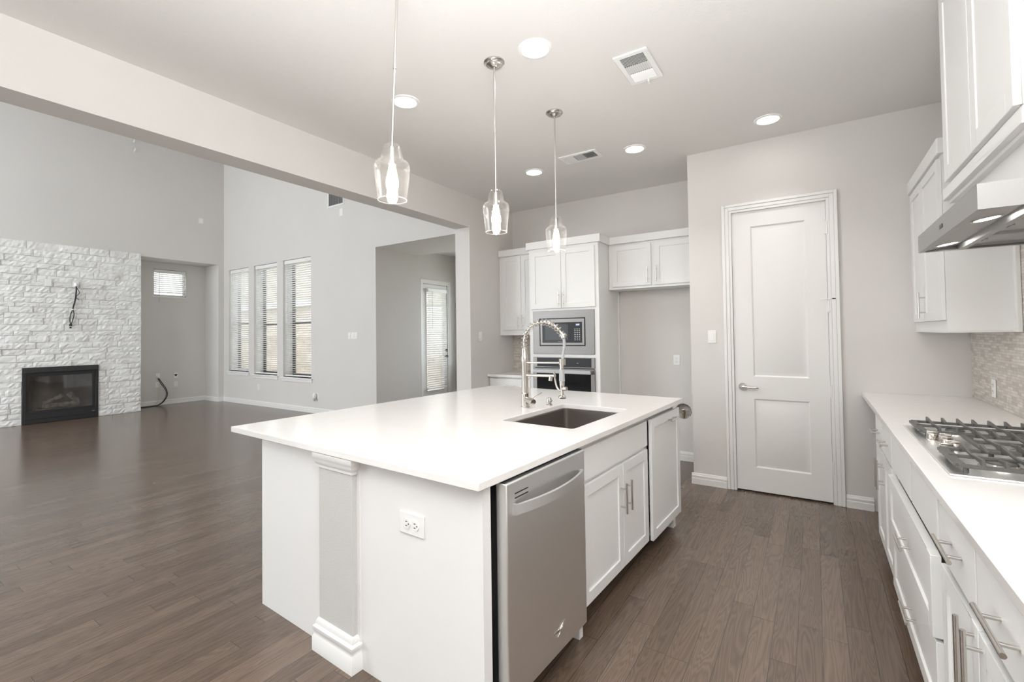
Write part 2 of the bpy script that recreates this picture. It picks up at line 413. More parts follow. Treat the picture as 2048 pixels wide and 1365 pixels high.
# living room
WINS = [(-10.915, -10.093), (-9.876, -9.014), (-8.803, -7.882)]
WZ = [(0.69, 2.935), (0.652, 2.937), (0.638, 2.943)]
DEP = 0.25
struct('wall_windows', sheet(1, YW, DEP, XN - 0.12, XB2, 0, HL, [(a, b, z[0], z[1]) for (a, b), z in zip(WINS, WZ)] + [(-6.093, XB2, 0, 2.905)]), WALL, smooth=False)
struct('wall_fireplace', sheet(0, XF, XN - XF, -3.0, YW, 0, HL, [(3.745, 5.192, 0, 3.07), (2.10, 3.06, 0.03, 0.94)]), WALL, smooth=False)
struct('wall_niche', sheet(0, XN, -0.12, 3.5, YW, 0, 3.3, [(4.18, 4.80, 2.34, 2.925)]), WALL, smooth=False)
# passage to the breakfast nook, and the nook
struct('wall_passage', MB().box(-6.45, -6.093, YW + DEP, 6.36, 0, 3.1), WALL, smooth=False)
struct('ceiling_passage', MB().box(-6.093, XB2, YW + DEP, 6.36, 2.905, 3.1), WALL, smooth=False)
struct('wall_nook_left', sheet(0, -6.45, -0.15, 6.0, 7.9, 0, 3.1, [(6.80, 7.54, 0, 2.45)]), WALL, smooth=False)
struct('wall_nook_back', sheet(1, 7.80, 0.15, -6.6, XB, 0, 3.1, [(-6.28, -4.2, 0.74, 2.6)]), WALL, smooth=False)
struct('wall_nook_right', MB().box(XB2, XB, YB + 0.12, 7.9, 0, 3.1), WALL, smooth=False)
struct('ceiling_nook', MB().box(-6.6, XB, 6.36, 7.95, 3.1, 3.2), CEIL, smooth=False)
struct('trim_nook_sill', MB().box(-6.33, -4.15, 7.74, 7.83, 0.70, 0.74), TRIM, bevel=0.004)

# baseboards: profile (out from wall, height)
BBP = [(0, 0), (0.018, 0), (0.018, 0.052), (0.010, 0.057), (0.010, 0.063), (0.016, 0.067), (0.016, 0.079), (0.007, 0.084), (0.007, 0.094), (0.003, 0.10), (0, 0.10)]
def base_y(name, y, x0, x1, d=-1):   # runs along x on a wall facing -y (d=-1) or +y
    return struct(name, MB().prism([(y + d * a, z) for a, z in BBP], 0, x0, x1), TRIM)
def base_x(name, x, y0, y1, d=1):
    return struct(name, MB().prism([(x + d * a, z) for a, z in BBP], 1, y0, y1), TRIM)
base_y('baseboard_pantry_left', YF, -0.985, -0.682)
base_y('baseboard_pantry_right', YF, 0.184, 0.36)
base_y('baseboard_back', YB, -1.93, -0.968)
base_y('baseboard_windows', YW, XF, -6.093)
base_x('baseboard_fireplace', XF, 5.192, YW)
base_x('baseboard_niche', XN, 3.745, 5.19)
base_y('baseboard_niche_side', 5.192, XN, XF, -1)
base_x('baseboard_passage', -6.093, YW, 6.36)
base_x('baseboard_nook', -6.45, 6.36, 6.72)
base_x('baseboard_nook_far', -6.45, 7.62, 7.80)

# ---------------------------------------------------------------- windows and blinds
def window_y(n, x0, x1, z0, z1, y, with_sill=True):
    w = thing('window_%d' % n, None, None, ((x0 + x1) / 2, y, z0), kind='structure')
    f = 0.05; m = MB()
    m.box(x0, x0 + f, y, y + 0.04, z0, z1).box(x1 - f, x1, y, y + 0.04, z0, z1).box(x0 + f, x1 - f, y, y + 0.04, z0, z0 + f).box(x0 + f, x1 - f, y, y + 0.04, z1 - f, z1)
    zm = z0 + (z1 - z0) * 0.46
    m.box(x0 + f, x1 - f, y + 0.005, y + 0.035, zm - 0.022, zm + 0.022)
    build('window_frame', m, BRONZE, w)
    build('pane', MB().box(x0 + f, x1 - f, y + 0.018, y + 0.022, z0 + f, z1 - f), GLASS, w, smooth=False)
    if with_sill:
        sm = MB().box(x0 - 0.045, x1 + 0.045, YW - 0.035, YW + 0.19, z0 - 0.03, z0).box(x0 - 0.03, x1 + 0.03, YW - 0.016, YW, z0 - 0.085, z0 - 0.03)
        struct('trim_sill_%d' % n, sm, TRIM, bevel=0.004)
    return w
def blind(label, axis, c, u0, u1, z0, z1, tilt, sgn, wand=None, wand_len=1.0, group=None, n=None):
    """Horizontal blind in plane axis=c; sgn: room side direction; tilt in degrees (room edge lower when positive)."""
    def p(u, d, z): return (u, c + d * sgn, z) if axis == 1 else (c + d * sgn, u, z)
    loc = p((u0 + u1) / 2, 0, z0)
    b = thing('window_blind', label, 'blind', loc, group)
    def bx(mb, ua, ub, da, db, za, zb):
        a, q = p(ua, da, za), p(ub, db, zb); mb.box(a[0], q[0], a[1], q[1], a[2], q[2]); return mb
    build('headrail', bx(MB(), u0, u1, -0.03, 0.034, z1 - 0.075, z1 - 0.004), SLAT, b, bevel=0.004)
    m = MB(); step = 0.0435; z = z1 - 0.10; hw = 0.0245; t = math.radians(tilt)
    while z > z0 + 0.055:
        dx, dz = hw * math.cos(t), hw * math.sin(t)
        e = 0.0011
        vs = [p(u0 + 0.004, -dx, z + dz - e), p(u1 - 0.004, -dx, z + dz - e), p(u1 - 0.004, dx, z - dz - e), p(u0 + 0.004, dx, z - dz - e),
              p(u0 + 0.004, -dx, z + dz + e), p(u1 - 0.004, -dx, z + dz + e), p(u1 - 0.004, dx, z - dz + e), p(u0 + 0.004, dx, z - dz + e)]
        m.add(vs, [(0, 3, 2, 1), (4, 5, 6, 7), (0, 1, 5, 4), (1, 2, 6, 5), (2, 3, 7, 6), (3, 0, 4, 7)]); z -= step
    build('slats', m, SLAT, b, smooth=False)
    build('bottom_rail', bx(MB(), u0 + 0.002, u1 - 0.002, -0.026, 0.026, z0 + 0.012, z0 + 0.036), SLAT, b, bevel=0.004)
    for k, fr in enumerate((0.16, 0.84)):
        u = u0 + (u1 - u0) * fr
        build('ladder_tape', bx(bx(MB(), u - 0.001, u + 0.001, 0.0255, 0.0265, z0 + 0.03, z1 - 0.07), u - 0.001, u + 0.001, -0.0265, -0.0255, z0 + 0.03, z1 - 0.07), SLAT, b, smooth=False)
    if wand is not None:
        u = u0 + (u1 - u0) * wand
        build('tilt_wand', MB().tube([p(u, 0.036, z1 - 0.06), p(u, 0.040, z1 - 0.09), p(u, 0.040, z1 - 0.09 - wand_len)], 0.0045, 8), SLAT if wand_len > 0.8 else LEGEND, b)
    return b
BL = ['white slatted blind in the window nearest the fireplace corner', 'white slatted blind in the middle one of the three tall windows', 'white slatted blind in the tall window closest to the passage opening']
for k in range(3):
    (a, b), (z0, z1) = WINS[k], WZ[k]
    window_y(k + 1, a, b, z0, z1, YW + 0.20)
    blind(BL[k], 1, YW + 0.062, a + 0.006, b - 0.006, z0, z1, (-30, -20, -18)[k], -1, wand=0.07, wand_len=1.15)
w4 = thing('window_4', None, None, (XN - 0.1, 4.49, 2.34), kind='structure')
build('window_frame', MB().box(XN - 0.12, XN - 0.08, 4.18, 4.22, 2.34, 2.925).box(XN - 0.12, XN - 0.08, 4.76, 4.80, 2.34, 2.925).box(XN - 0.12, XN - 0.08, 4.22, 4.76, 2.34, 2.38).box(XN - 0.12, XN - 0.08, 4.22, 4.76, 2.885, 2.925), TRIM, w4)
build('pane', MB().box(XN - 0.102, XN - 0.098, 4.22, 4.76, 2.38, 2.885), GLASS, w4, smooth=False)
struct('trim_niche_sill', MB().box(XN - 0.02, XN + 0.012, 4.17, 4.81, 2.315, 2.34), TRIM, bevel=0.003)
blind('small white blind on the little high window in the niche', 0, XN - 0.035, 4.186, 4.794, 2.345, 2.922, -28, 1, wand=0.16, wand_len=0.62)
w5 = thing('window_5', None, None, (-5.24, 7.9, 0.74), kind='structure')
build('window_frame', MB().box(-6.28, -6.23, 7.88, 7.93, 0.74, 2.6).box(-4.25, -4.2, 7.88, 7.93, 0.74, 2.6).box(-6.23, -4.25, 7.88, 7.93, 0.74, 0.79).box(-6.23, -4.25, 7.88, 7.93, 2.55, 2.6), TRIM, w5)
build('pane', MB().box(-6.23, -4.25, 7.90, 7.905, 0.79, 2.55), GLASS, w5, smooth=False)

# ---------------------------------------------------------------- doors
def xf(o, u, v, n):
    """4x4 taking (u, v, n) to world with origin o."""
    u, v, n = Vector(u), Vector(v), Vector(n)
    return Matrix(((u.x, v.x, n.x, o[0]), (u.y, v.y, n.y, o[1]), (u.z, v.z, n.z, o[2]), (0, 0, 0, 1)))
def panel_slab(w, h, t, panels, T, inset=0.009, bev=0.03):
    """Flat slab (front face at n=0, back at n=-t) with moulded recessed panels that rise again in the middle."""
    mb = MB(T)
    us = sorted({0, w, *[q for p in panels for q in (p[0], p[1])]}); vs_ = sorted({0, h, *[q for p in panels for q in (p[2], p[3])]})
    for i in range(len(us) - 1):
        for j in range(len(vs_) - 1):
            a, b, c, d = us[i], us[i + 1], vs_[j], vs_[j + 1]
            if any(p[0] <= (a + b) / 2 <= p[1] and p[2] <= (c + d) / 2 <= p[3] for p in panels): continue
            mb.add([(a, c, 0), (b, c, 0), (b, d, 0), (a, d, 0)], [(0, 1, 2, 3)])
    for a, b, c, d in panels:
        lv = [(0, 0), (bev * 0.35, -inset), (bev * 0.6, -inset), (bev * 1.25, -inset * 0.25)]
        P4 = []
        for e, n in lv: P4.append([(a + e, c + e, n), (b - e, c + e, n), (b - e, d - e, n), (a + e, d - e, n)])
        for q in range(3):
            mb.add(P4[q] + P4[q + 1], [(k, (k + 1) % 4, 4 + (k + 1) % 4, 4 + k) for k in range(4)])
        mb.add(P4[3], [(0, 1, 2, 3)])
    mb.add([(0, 0, 0), (w, 0, 0), (w, h, 0), (0, h, 0), (0, 0, -t), (w, 0, -t), (w, h, -t), (0, h, -t)],
           [(0, 1, 5, 4), (1, 2, 6, 5), (2, 3, 7, 6), (3, 0, 4, 7), (4, 5, 6, 7)])
    return mb
def casing(name, T, w, h, m=TRIM, cw=0.076):
    """Door casing around an opening w by h (u, v); profile steps outward."""
    mb = MB(T)
    for a, b, d in ((0.0, 0.022, 0.012), (0.022, 0.052, 0.018), (0.052, cw, 0.024)):
        mb.box(-b, -a, 0, h + b, 0, d).box(w + a, w + b, 0, h + b, 0, d).box(-a, w + a, h + a, h + b, 0, d)
    return struct(name, mb, m, bevel=0.003)
DW_, DH = 0.701, 2.462
DT = xf((-0.602, YF + 0.006, 0.014), (1, 0, 0), (0, 0, 1), (0, -1, 0))
d1 = thing('door_1', None, None, (-0.25, YF, 0), kind='structure')
build('door_slab', panel_slab(DW_, DH, 0.04, [(0.150, 0.560, 1.000, 2.325), (0.150, 0.560, 0.205, 0.805)], DT, 0.010, 0.034), DOORW, d1)
hd = MB(DT).cyl((0.062, 0.908, 0), (0.062, 0.908, 0.012), 0.033, 28).cyl((0.062, 0.908, 0.01), (0.062, 0.908, 0.05), 0.012, 16)
hd.tube([(0.062, 0.908, 0.046), (0.085, 0.909, 0.055), (0.115, 0.906, 0.058), (0.150, 0.902, 0.056), (0.178, 0.906, 0.054), (0.190, 0.903, 0.050)], [0.012, 0.011, 0.009, 0.008, 0.009, 0.006], 12)
build('door_lever', hd, NICKEL, d1)
for z in (0.285, 0.905, 1.60, 2.245):
    m = MB(DT).cyl((DW_ + 0.008, z - 0.057, 0.014), (DW_ + 0.008, z + 0.047, 0.014), 0.008, 10).box(DW_ - 0.012, DW_ + 0.02, z - 0.055, z + 0.045, 0.003, 0.009)
    if z == 1.60: m.box(DW_ - 0.05, DW_ + 0.065, z + 0.05, z + 0.058, 0.018, 0.024).box(DW_ + 0.004, DW_ + 0.014, z + 0.046, z + 0.07, 0.008, 0.026)
    build('hinge', m, TRIM, d1)
struct('trim_door_pantry', MB().box(-0.61, -0.604, YF, YF + 0.12, 0, 2.482).box(0.101, 0.107, YF, YF + 0.12, 0, 2.482).box(-0.604, 0.101, YF, YF + 0.12, 2.477, 2.482), TRIM, smooth=False)
casing('trim_casing_pantry', xf((-0.604, YF, 0), (1, 0, 0), (0, 0, 1), (0, -1, 0)), 0.708, 2.477)
# nook exterior door, in the wall facing +x
NT = xf((-6.456, 6.805, 0.01), (0, 1, 0), (0, 0, 1), (1, 0, 0))
d2 = thing('door_2', None, None, (-6.45, 7.17, 0), kind='structure')
nm = MB(NT)
for a in ((0, 0.11, 0, 2.43), (0.62, 0.73, 0, 2.43), (0.11, 0.62, 0, 0.30), (0.11, 0.62, 2.30, 2.43)): nm.box(a[0], a[1], a[2], a[3], -0.045, 0)
build('door_slab', nm, DOORW, d2)
build('pane', MB(NT).box(0.11, 0.62, 0.30, 2.30, -0.026, -0.020), GLASS, d2, smooth=False)
build('glazing_bead', MB(NT).box(0.09, 0.11, 0.28, 2.32, 0, 0.012).box(0.62, 0.64, 0.28, 2.32, 0, 0.012).box(0.11, 0.62, 0.28, 0.30, 0, 0.012).box(0.11, 0.62, 2.30, 2.32, 0, 0.012), DOORW, d2)
build('deadbolt', MB(NT).cyl((0.685, 1.09, 0), (0.685, 1.09, 0.02), 0.028, 20).box(0.68, 0.69, 1.065, 1.115, 0.02, 0.035), BLACK, d2)
build('door_lever', MB(NT).cyl((0.685, 0.965, 0), (0.685, 0.965, 0.045), 0.026, 20).tube([(0.685, 0.965, 0.04), (0.60, 0.965, 0.05)], 0.01, 10), BLACK, d2)
casing('trim_casing_nook', xf((-6.45, 6.80, 0), (0, 1, 0), (0, 0, 1), (1, 0, 0)), 0.74, 2.46)
blind('white slatted blind mounted on the glass exterior door beyond the passage', 0, -6.41, 6.885, 7.455, 0.33, 2.36, -34, 1, wand=0.2, wand_len=0.72)

# ---------------------------------------------------------------- small builders
def shaker(mb, w, h, t=0.02, st=0.057, rec=0.009):
    """Shaker front in (u, v, n): front face at n=0."""
    mb.box(0, st, 0, h, -t, 0).box(w - st, w, 0, h, -t, 0).box(st, w - st, 0, st, -t, 0).box(st, w - st, h - st, h, -t, 0)
    mb.box(st - 0.002, w - st + 0.002, st - 0.002, h - st + 0.002, -t, -rec)
    return mb
def pull(T, u, v, length, vertical, parent, frame=I4, so=0.034, cc=None):
    cc = cc or length * 0.65
    mb = MB(T); h = length / 2; c = cc / 2
    d = (0, 1, 0) if vertical else (1, 0, 0)
    def q(k, n): return (u + d[0] * k, v + d[1] * k, n)
    mb.cyl(q(-h, so), q(h, so), 0.006, 14)
    for s in (-c, c): mb.cyl(q(s, 0), q(s, so), 0.0045, 10)
    return build('handle', mb, NICKEL, parent, frame)
def outlet(label, T, parent_loc, wide=False, slots=True, frame=I4, cat='outlet', name='wall_outlet', group=None):
    """Duplex outlet, centre of plate at origin of T; wide = mounted sideways."""
    t = thing(name, label, cat, parent_loc, group, frame)
    a, b = (0.057, 0.035) if wide else (0.035, 0.057)
    build('cover_plate', MB(T).box(-a, a, -b, b, 0, 0.006), PLATE, t, frame, bevel=0.003)
    if slots:
        for s in (-0.0195, 0.0195):
            cu, cv = (s, 0) if wide else (0, s)
            sock = build('socket', MB(T).cyl((cu, cv, 0.005), (cu, cv, 0.0085), 0.0165, 24), PLATE, t, frame)
            m = MB(T)
            for e in (-0.0065, 0.0065):
                if wide: m.box(cu - 0.001 - 0.004, cu - 0.001 + 0.004, cv + e - 0.0012, cv + e + 0.0012, 0.0084, 0.0092)
                else: m.box(cu + e - 0.0012, cu + e + 0.0012, cv - 0.001, cv + 0.007, 0.0084, 0.0092)
            if wide: m.cyl((cu + 0.009, cv, 0.0084), (cu + 0.009, cv, 0.0092), 0.0024, 8)
            else: m.cyl((cu, cv - 0.009, 0.0084), (cu, cv - 0.009, 0.0092), 0.0024, 8)
            build('slots', m, DARKSLOT, sock, frame)
    return t
def switch(label, T, loc, gangs=1, name='light_switch'):
    t = thing(name, label, 'switch', loc)
    w = 0.035 + 0.023 * (gangs - 1)
    build('cover_plate', MB(T).box(-w, w, -0.058, 0.058, 0, 0.006), PLATE, t, bevel=0.003)
    for k in range(gangs):
        u = (k - (gangs - 1) / 2) * 0.046
        build('rocker', MB(T).prism([(-0.033, 0.005), (0.033, 0.005), (0.033, 0.008), (-0.033, 0.012)], 0, u - 0.0165, u + 0.0165), PLATE, t, bevel=0.001)
    return t
def plate(label, T, loc, w=0.07, h=0.115, name='blank_plate', cat='wall plate', screws=True):
    t = thing(name, label, cat, loc)
    build('cover_plate', MB(T).box(-w / 2, w / 2, -h / 2, h / 2, 0, 0.006), PLATE, t, bevel=0.003)
    if screws: build('screw', MB(T).cyl((0, h * 0.36, 0.005), (0, h * 0.36, 0.0075), 0.003, 8).cyl((0, -h * 0.36, 0.005), (0, -h * 0.36, 0.0075), 0.003, 8), PLATE, t)
    return t
def FY(x, y, z): return xf((x, y, z), (1, 0, 0), (0, 0, 1), (0, -1, 0))        # on a wall facing -y
def FXp(x, y, z): return xf((x, y, z), (0, 1, 0), (0, 0, 1), (1, 0, 0))        # facing +x
def FXm(x, y, z): return xf((x, y, z), (0, -1, 0), (0, 0, 1), (-1, 0, 0))      # facing -x (u runs toward the camera)

# ---------------------------------------------------------------- island
ISL = Matrix.Translation((-1, 2, 0)) @ Matrix.Rotation(-0.04807, 4, 'Z')
YN = -0.695
isl = thing('kitchen_island', 'white panelled body of the kitchen island with a pilaster on its end', 'kitchen island', (-0.69, 0.42, 0), None, ISL)
build('end_panel', MB().box(-1.449, -0.86, YN, YN + 0.02, 0, 0.889), CAB, isl, ISL, smooth=False)
build('end_panel', MB().box(-0.625, 0.068, YN, YN + 0.045, 0, 0.889).box(-0.625, -0.605, YN - 0.006, YN, 0, 0.889), CAB, isl, ISL, smooth=False)
build('seating_panel', MB().box(-1.449, -1.43, YN + 0.02, 1.545, 0, 0.889), CAB, isl, ISL, smooth=False)
build('end_panel', MB().box(-1.43, 0.05, 1.50, 1.545, 0.10, 0.889).box(-1.43, 0.0, 1.50, 1.545, 0, 0.10).box(0.0, 0.05, 1.495, 1.545, 0, 0.12), CAB, isl, ISL, smooth=False)
build('partition', MB().box(-0.62, 0.066, 0.0, 0.035, 0, 0.889), CAB, isl, ISL, smooth=False)
build('toe_kick', MB().box(-0.05, -0.03, 0.035, 1.50, 0, 0.115), BRONZE, isl, ISL, smooth=False)
build('core_panel', MB().box(-0.64, -0.62, YN + 0.045, 1.50, 0, 0.889), CAB, isl, ISL, smooth=False)
pil = build('pilaster', MB().box(-0.868, -0.622, YN - 0.030, YN + 0.03, 0.0, 0.889), COLUMN, isl, ISL, smooth=False)
pil['label'] = 'grey painted pilaster shaft'
CP = [(0, 0.822), (0.006, 0.822), (0.007, 0.834), (0.011, 0.838), (0.017, 0.852), (0.018, 0.864), (0.021, 0.868), (0.021, 0.889), (0, 0.889)]
def wrap(prof):   # moulding round three sides of the pilaster
    mb = MB(); x0, x1, yf, yb = -0.868, -0.622, YN - 0.030, YN
    n = len(prof)
    rings = [[(x0 - d, yb, z) for d, z in prof], [(x0 - d, yf - d, z) for d, z in prof], [(x1 + d, yf - d, z) for d, z in prof], [(x1 + d, yb, z) for d, z in prof]]
    vs = [p for r in rings for p in r]
    fs = [(r * n + i, r * n + (i + 1) % n, (r + 1) * n + (i + 1) % n, (r + 1) * n + i) for r in range(3) for i in range(n)] + [tuple(range(n)), tuple(range(3 * n, 4 * n))[::-1]]
    return mb.add(vs, fs)
build('capital', wrap(CP), CAB, pil, ISL)
PP_ = [(0, 0), (0.024, 0), (0.024, 0.062), (0.018, 0.070), (0.018, 0.088), (0.022, 0.094), (0.022, 0.108), (0.012, 0.116), (0.012, 0.128), (0.004, 0.142), (0, 0.142)]
build('plinth', wrap(PP_), CAB, pil, ISL)

# worktop with the sink cut-out
def worktop():
    mb = MB()
    x0, x1, y0, y1 = -1.69, 0.096, -0.748, 1.645
    a, b, c, d = -0.525, -0.057, 0.205, 0.948
    z0, z1 = 0.89, 0.92
    r = 0.03; n = 6
    inner = []
    for cx, cy, s in ((b - r, c + r, -PI / 2), (b - r, d - r, 0), (a + r, d - r, PI / 2), (a + r, c + r, PI)):
        for k in range(n + 1):
            t = s + (PI / 2) * k / n; inner.append((cx + r * math.cos(t), cy + r * math.sin(t)))
    outer = [(x1, y0), (x1, y1), (x0, y1), (x0, y0)]
    N = len(inner); m = n + 1
    for z in (z0, z1):
        vs = [(x, y, z) for x, y in outer] + [(x, y, z) for x, y in inner]
        fs = []
        for q in range(4):
            for k in range(n): fs.append((q, 4 + q * m + k, 4 + q * m + k + 1))
            fs.append((q, 4 + q * m + n, 4 + ((q + 1) % 4) * m, (q + 1) % 4))
        mb.add(vs, fs)
    mb.add([(x, y, z0) for x, y in outer] + [(x, y, z1) for x, y in outer], [(k, (k + 1) % 4, 4 + (k + 1) % 4, 4 + k) for k in range(4)])
    mb.add([(x, y, z0) for x, y in inner] + [(x, y, z1) for x, y in inner], [(k, (k + 1) % N, N + (k + 1) % N, N + k) for k in range(N)])
    return mb
tag(build('island_countertop', worktop(), QUARTZ, None, ISL, bevel=0.003), 'white quartz worktop of the island with a sink cut-out', 'countertop')
def basin():
    mb = MB(); z1, z0 = 0.8895, 0.67
    a, b, c, d = -0.515, -0.067, 0.215, 0.938
    def loop(e, z, r=0.03, n=5):
        L = []
        for cx, cy, s in ((b - e - r, c + e + r, -PI / 2), (b - e - r, d - e - r, 0), (a + e + r, d - e - r, PI / 2), (a + e + r, c + e + r, PI)):
            for k in range(n + 1):
                t = s + (PI / 2) * k / n; L.append((cx + r * math.cos(t), cy + r * math.sin(t), z))
        return L
    ls = [loop(-0.022, z1), loop(0, z1), loop(0.002, z0 + 0.02), loop(0.02, z0), loop(0.02, z0 - 0.003), loop(-0.001, z0 + 0.015), loop(-0.003, z1 - 0.004), loop(-0.022, z1 - 0.004)]
    N = len(ls[0]); vs = [p for l in ls for p in l]; fs = []
    for i in range(len(ls)):
        j = (i + 1) % len(ls)
        if i == 3: fs.append(tuple(3 * N + k for k in range(N))); fs.append(tuple(4 * N + k for k in range(N))); continue
        for k in range(N): fs.append((i * N + k, i * N + (k + 1) % N, j * N + (k + 1) % N, j * N + k))
    return mb.add(vs, fs)
sk = thing('kitchen_sink', 'undermount stainless steel sink basin set into the island', 'sink', (-0.291, 0.577, 0.667), None, ISL)
build('bowl', basin(), SINKS, sk, ISL)
build('drain', MB().lathe([(0.0, 0.671), (0.028, 0.671), (0.033, 0.674), (0.055, 0.674), (0.057, 0.6715)], (-0.42, 0.577, 0), 28), NICKEL, sk, ISL)

# faucet: spring neck, swinging dock, side pot spout
FX0, FY0 = -0.668, 0.672
fa = thing('kitchen_faucet', 'tall spring-neck nickel faucet beside the island sink', 'faucet', (FX0, FY0, 0.92), None, ISL)
build('post', MB().lathe([(0.031, 0.92), (0.031, 0.926), (0.027, 0.930), (0.027, 1.010), (0.028, 1.014), (0.022, 1.020), (0.0205, 1.225), (0.0245, 1.23), (0.0245, 1.262), (0.021, 1.268), (0.0195, 1.306), (0.017, 1.318), (0.012, 1.322)], (FX0, FY0, 0), 28), CHROME, fa, ISL)
arc = []
ARC = [(-0.668, 1.318), (-0.670, 1.352), (-0.667, 1.384), (-0.652, 1.422), (-0.620, 1.458), (-0.580, 1.480), (-0.540, 1.489), (-0.500, 1.489), (-0.462, 1.479), (-0.424, 1.459), (-0.394, 1.430), (-0.372, 1.400)]
def crv(P_, n):   # Catmull-Rom through points
    out = []
    for i in range(len(P_) - 1):
        p0, p1, p2, p3 = (Vector(P_[max(i - 1, 0)]), Vector(P_[i]), Vector(P_[i + 1]), Vector(P_[min(i + 2, len(P_) - 1)]))
        for k in range(n):
            t = k / n
            out.append(0.5 * ((2 * p1) + (p2 - p0) * t + (2 * p0 - 5 * p1 + 4 * p2 - p3) * t * t + (3 * p1 - p0 - 3 * p2 + p3) * t ** 3))
    out.append(Vector(P_[-1])); return out
pth = crv([(x, FY0, z) for x, z in ARC], 14)
build('hose', MB().tube(pth, 0.0085, 12), CHROME, fa, ISL)
L = [0]
for i in range(1, len(pth)): L.append(L[-1] + (pth[i] - pth[i - 1]).length)
coil = []; turns = 16; NS = 420
for i in range(NS + 1):
    s = L[-1] * i / NS; k = 0
    while k < len(L) - 2 and L[k + 1] < s: k += 1
    f = (s - L[k]) / max(L[k + 1] - L[k], 1e-9); c = pth[k].lerp(pth[k + 1], f)
    t = (pth[k + 1] - pth[k]).normalized(); n1 = Vector((0, 1, 0)); n2 = t.cross(n1)
    a = 2 * PI * turns * i / NS
    coil.append(c + (n1 * math.cos(a) + n2 * math.sin(a)) * 0.0195)
build('spring', MB().tube(coil, 0.0031, 7), CHROME, fa, ISL)
build('spring_collar', MB().tube([(-0.380, FY0, 1.414), (-0.366, FY0, 1.384)], 0.019, 20).cyl((-0.352, FY0, 1.408), (-0.366, FY0, 1.398), 0.012, 14), CHROME, fa, ISL)
build('spray_hose', MB().tube(crv([(-0.370, FY0, 1.392), (-0.362, FY0, 1.36), (-0.364, FY0, 1.32), (-0.372, FY0, 1.28), (-0.377, FY0, 1.235)], 8), 0.0095, 12), SPRAYGREY, fa, ISL)
build('dock_arm', MB().tube([(FX0 + 0.015, FY0, 1.222), (-0.40, FY0, 1.226)], 0.0062, 12), CHROME, fa, ISL)
build('dock_ring', MB().lathe([(0.0135, 1.212), (0.0215, 1.212), (0.0215, 1.252), (0.0135, 1.252)], (-0.379, FY0, 0), 24, True), CHROME, fa, ISL)
sp = build('spray_wand', MB().lathe([(0.009, 1.24), (0.013, 1.20), (0.0145, 1.16), (0.0165, 1.115), (0.0165, 1.09), (0.0135, 1.075), (0.011, 1.04), (0.0115, 1.022), (0.024, 1.014), (0.0255, 1.004), (0.024, 1.0), (0.0, 1.0)], (-0.383, FY0, 0), 24), CHROME, fa, ISL)
build('grip', MB().lathe([(0.0152, 1.185), (0.0172, 1.185), (0.0185, 1.11), (0.0165, 1.11)], (-0.383, FY0, 0), 24, True), SPRAYGREY, sp, ISL)
build('trigger', MB().tube(crv([(-0.440, FY0, 1.168), (-0.437, FY0, 1.142), (-0.431, FY0, 1.105), (-0.420, FY0, 1.068), (-0.400, FY0, 1.048), (-0.384, FY0, 1.05)], 6), 0.0062, 10).cyl((-0.37, FY0 - 0.004, 1.062), (-0.345, FY0 - 0.008, 1.064), 0.0125, 16), CHROME, sp, ISL)
build('pot_spout', MB().tube([(FX0 + 0.015, FY0, 1.137), (-0.445, FY0 - 0.004, 1.142), (-0.432, FY0 - 0.004, 1.142)], [0.0105, 0.0105, 0.014], 14).tube([(-0.462, FY0 - 0.004, 1.137), (-0.466, FY0 - 0.006, 1.108)], 0.0125, 16), CHROME, fa, ISL)
vb = build('valve_body', MB().tube([(FX0 + 0.01, FY0 - 0.006, 0.978), (-0.598, FY0 - 0.03, 0.967), (-0.580, FY0 - 0.036, 0.962)], [0.018, 0.022, 0.022], 22), CHROME, fa, ISL)
build('lever', MB().tube([(-0.596, FY0 - 0.03, 0.985), (-0.528, FY0 - 0.012, 1.030)], [0.0042, 0.0032], 10), CHROME, vb, ISL)
sd = thing('soap_dispenser', 'short round soap dispenser beside the faucet base', 'soap dispenser', (-0.575, 0.83, 0.92), None, ISL)
build('base_flange', MB().lathe([(0.024, 0.92), (0.024, 0.925), (0.017, 0.928)], (-0.575, 0.83, 0), 24), CHROME, sd, ISL)
build('pump_body', MB().lathe([(0.0165, 0.927), (0.0165, 0.968), (0.014, 0.972)], (-0.575, 0.83, 0), 24).cyl((-0.575, 0.83, 0.955), (-0.548, 0.82, 0.955), 0.0065, 12), CHROME, sd, ISL)

# dishwasher
FR = 0.118
dwt = thing('dishwasher', 'stainless steel dishwasher built into the island end by the walkway', 'dishwasher', (-0.2, -0.325, 0), None, ISL)
Y0, Y1 = -0.622, -0.022
build('door', MB().box(FR - 0.048, FR, Y0, Y1, 0.112, 0.884), STEEL_Y, dwt, ISL, bevel=0.004)
build('control_top', MB().box(FR - 0.060, FR - 0.012, Y0 + 0.004, Y1 - 0.004, 0.884, 0.8865), BLACK, dwt, ISL)
build('tub', MB().box(-0.50, FR - 0.05, Y0 + 0.012, Y1 - 0.012, 0.10, 0.875), BLACK, dwt, ISL, smooth=False)
build('kick_plate', MB().box(-0.02, 0.0, Y0 + 0.012, Y1 - 0.012, 0.0, 0.10), BLACK, dwt, ISL, smooth=False)
npt = 18
hv = []; hf = []
for i in range(npt + 1):
    t = i / npt; y = Y0 + 0.035 + (Y1 - Y0 - 0.07) * t
    bow = 0.036 * (1 - (2 * t - 1) ** 2) + 0.006
    for (dn, dz) in ((bow, -0.02), (bow + 0.008, -0.018), (bow + 0.008, 0.018), (bow, 0.02)): hv.append((FR + dn, y, 0.787 + dz))
for i in range(npt):
    for k in range(4): hf.append((i * 4 + k, i * 4 + (k + 1) % 4, i * 4 + 4 + (k + 1) % 4, i * 4 + 4 + k))
hf += [(0, 1, 2, 3), (npt * 4 + 3, npt * 4 + 2, npt * 4 + 1, npt * 4)]
hm = MB().add(hv, hf)
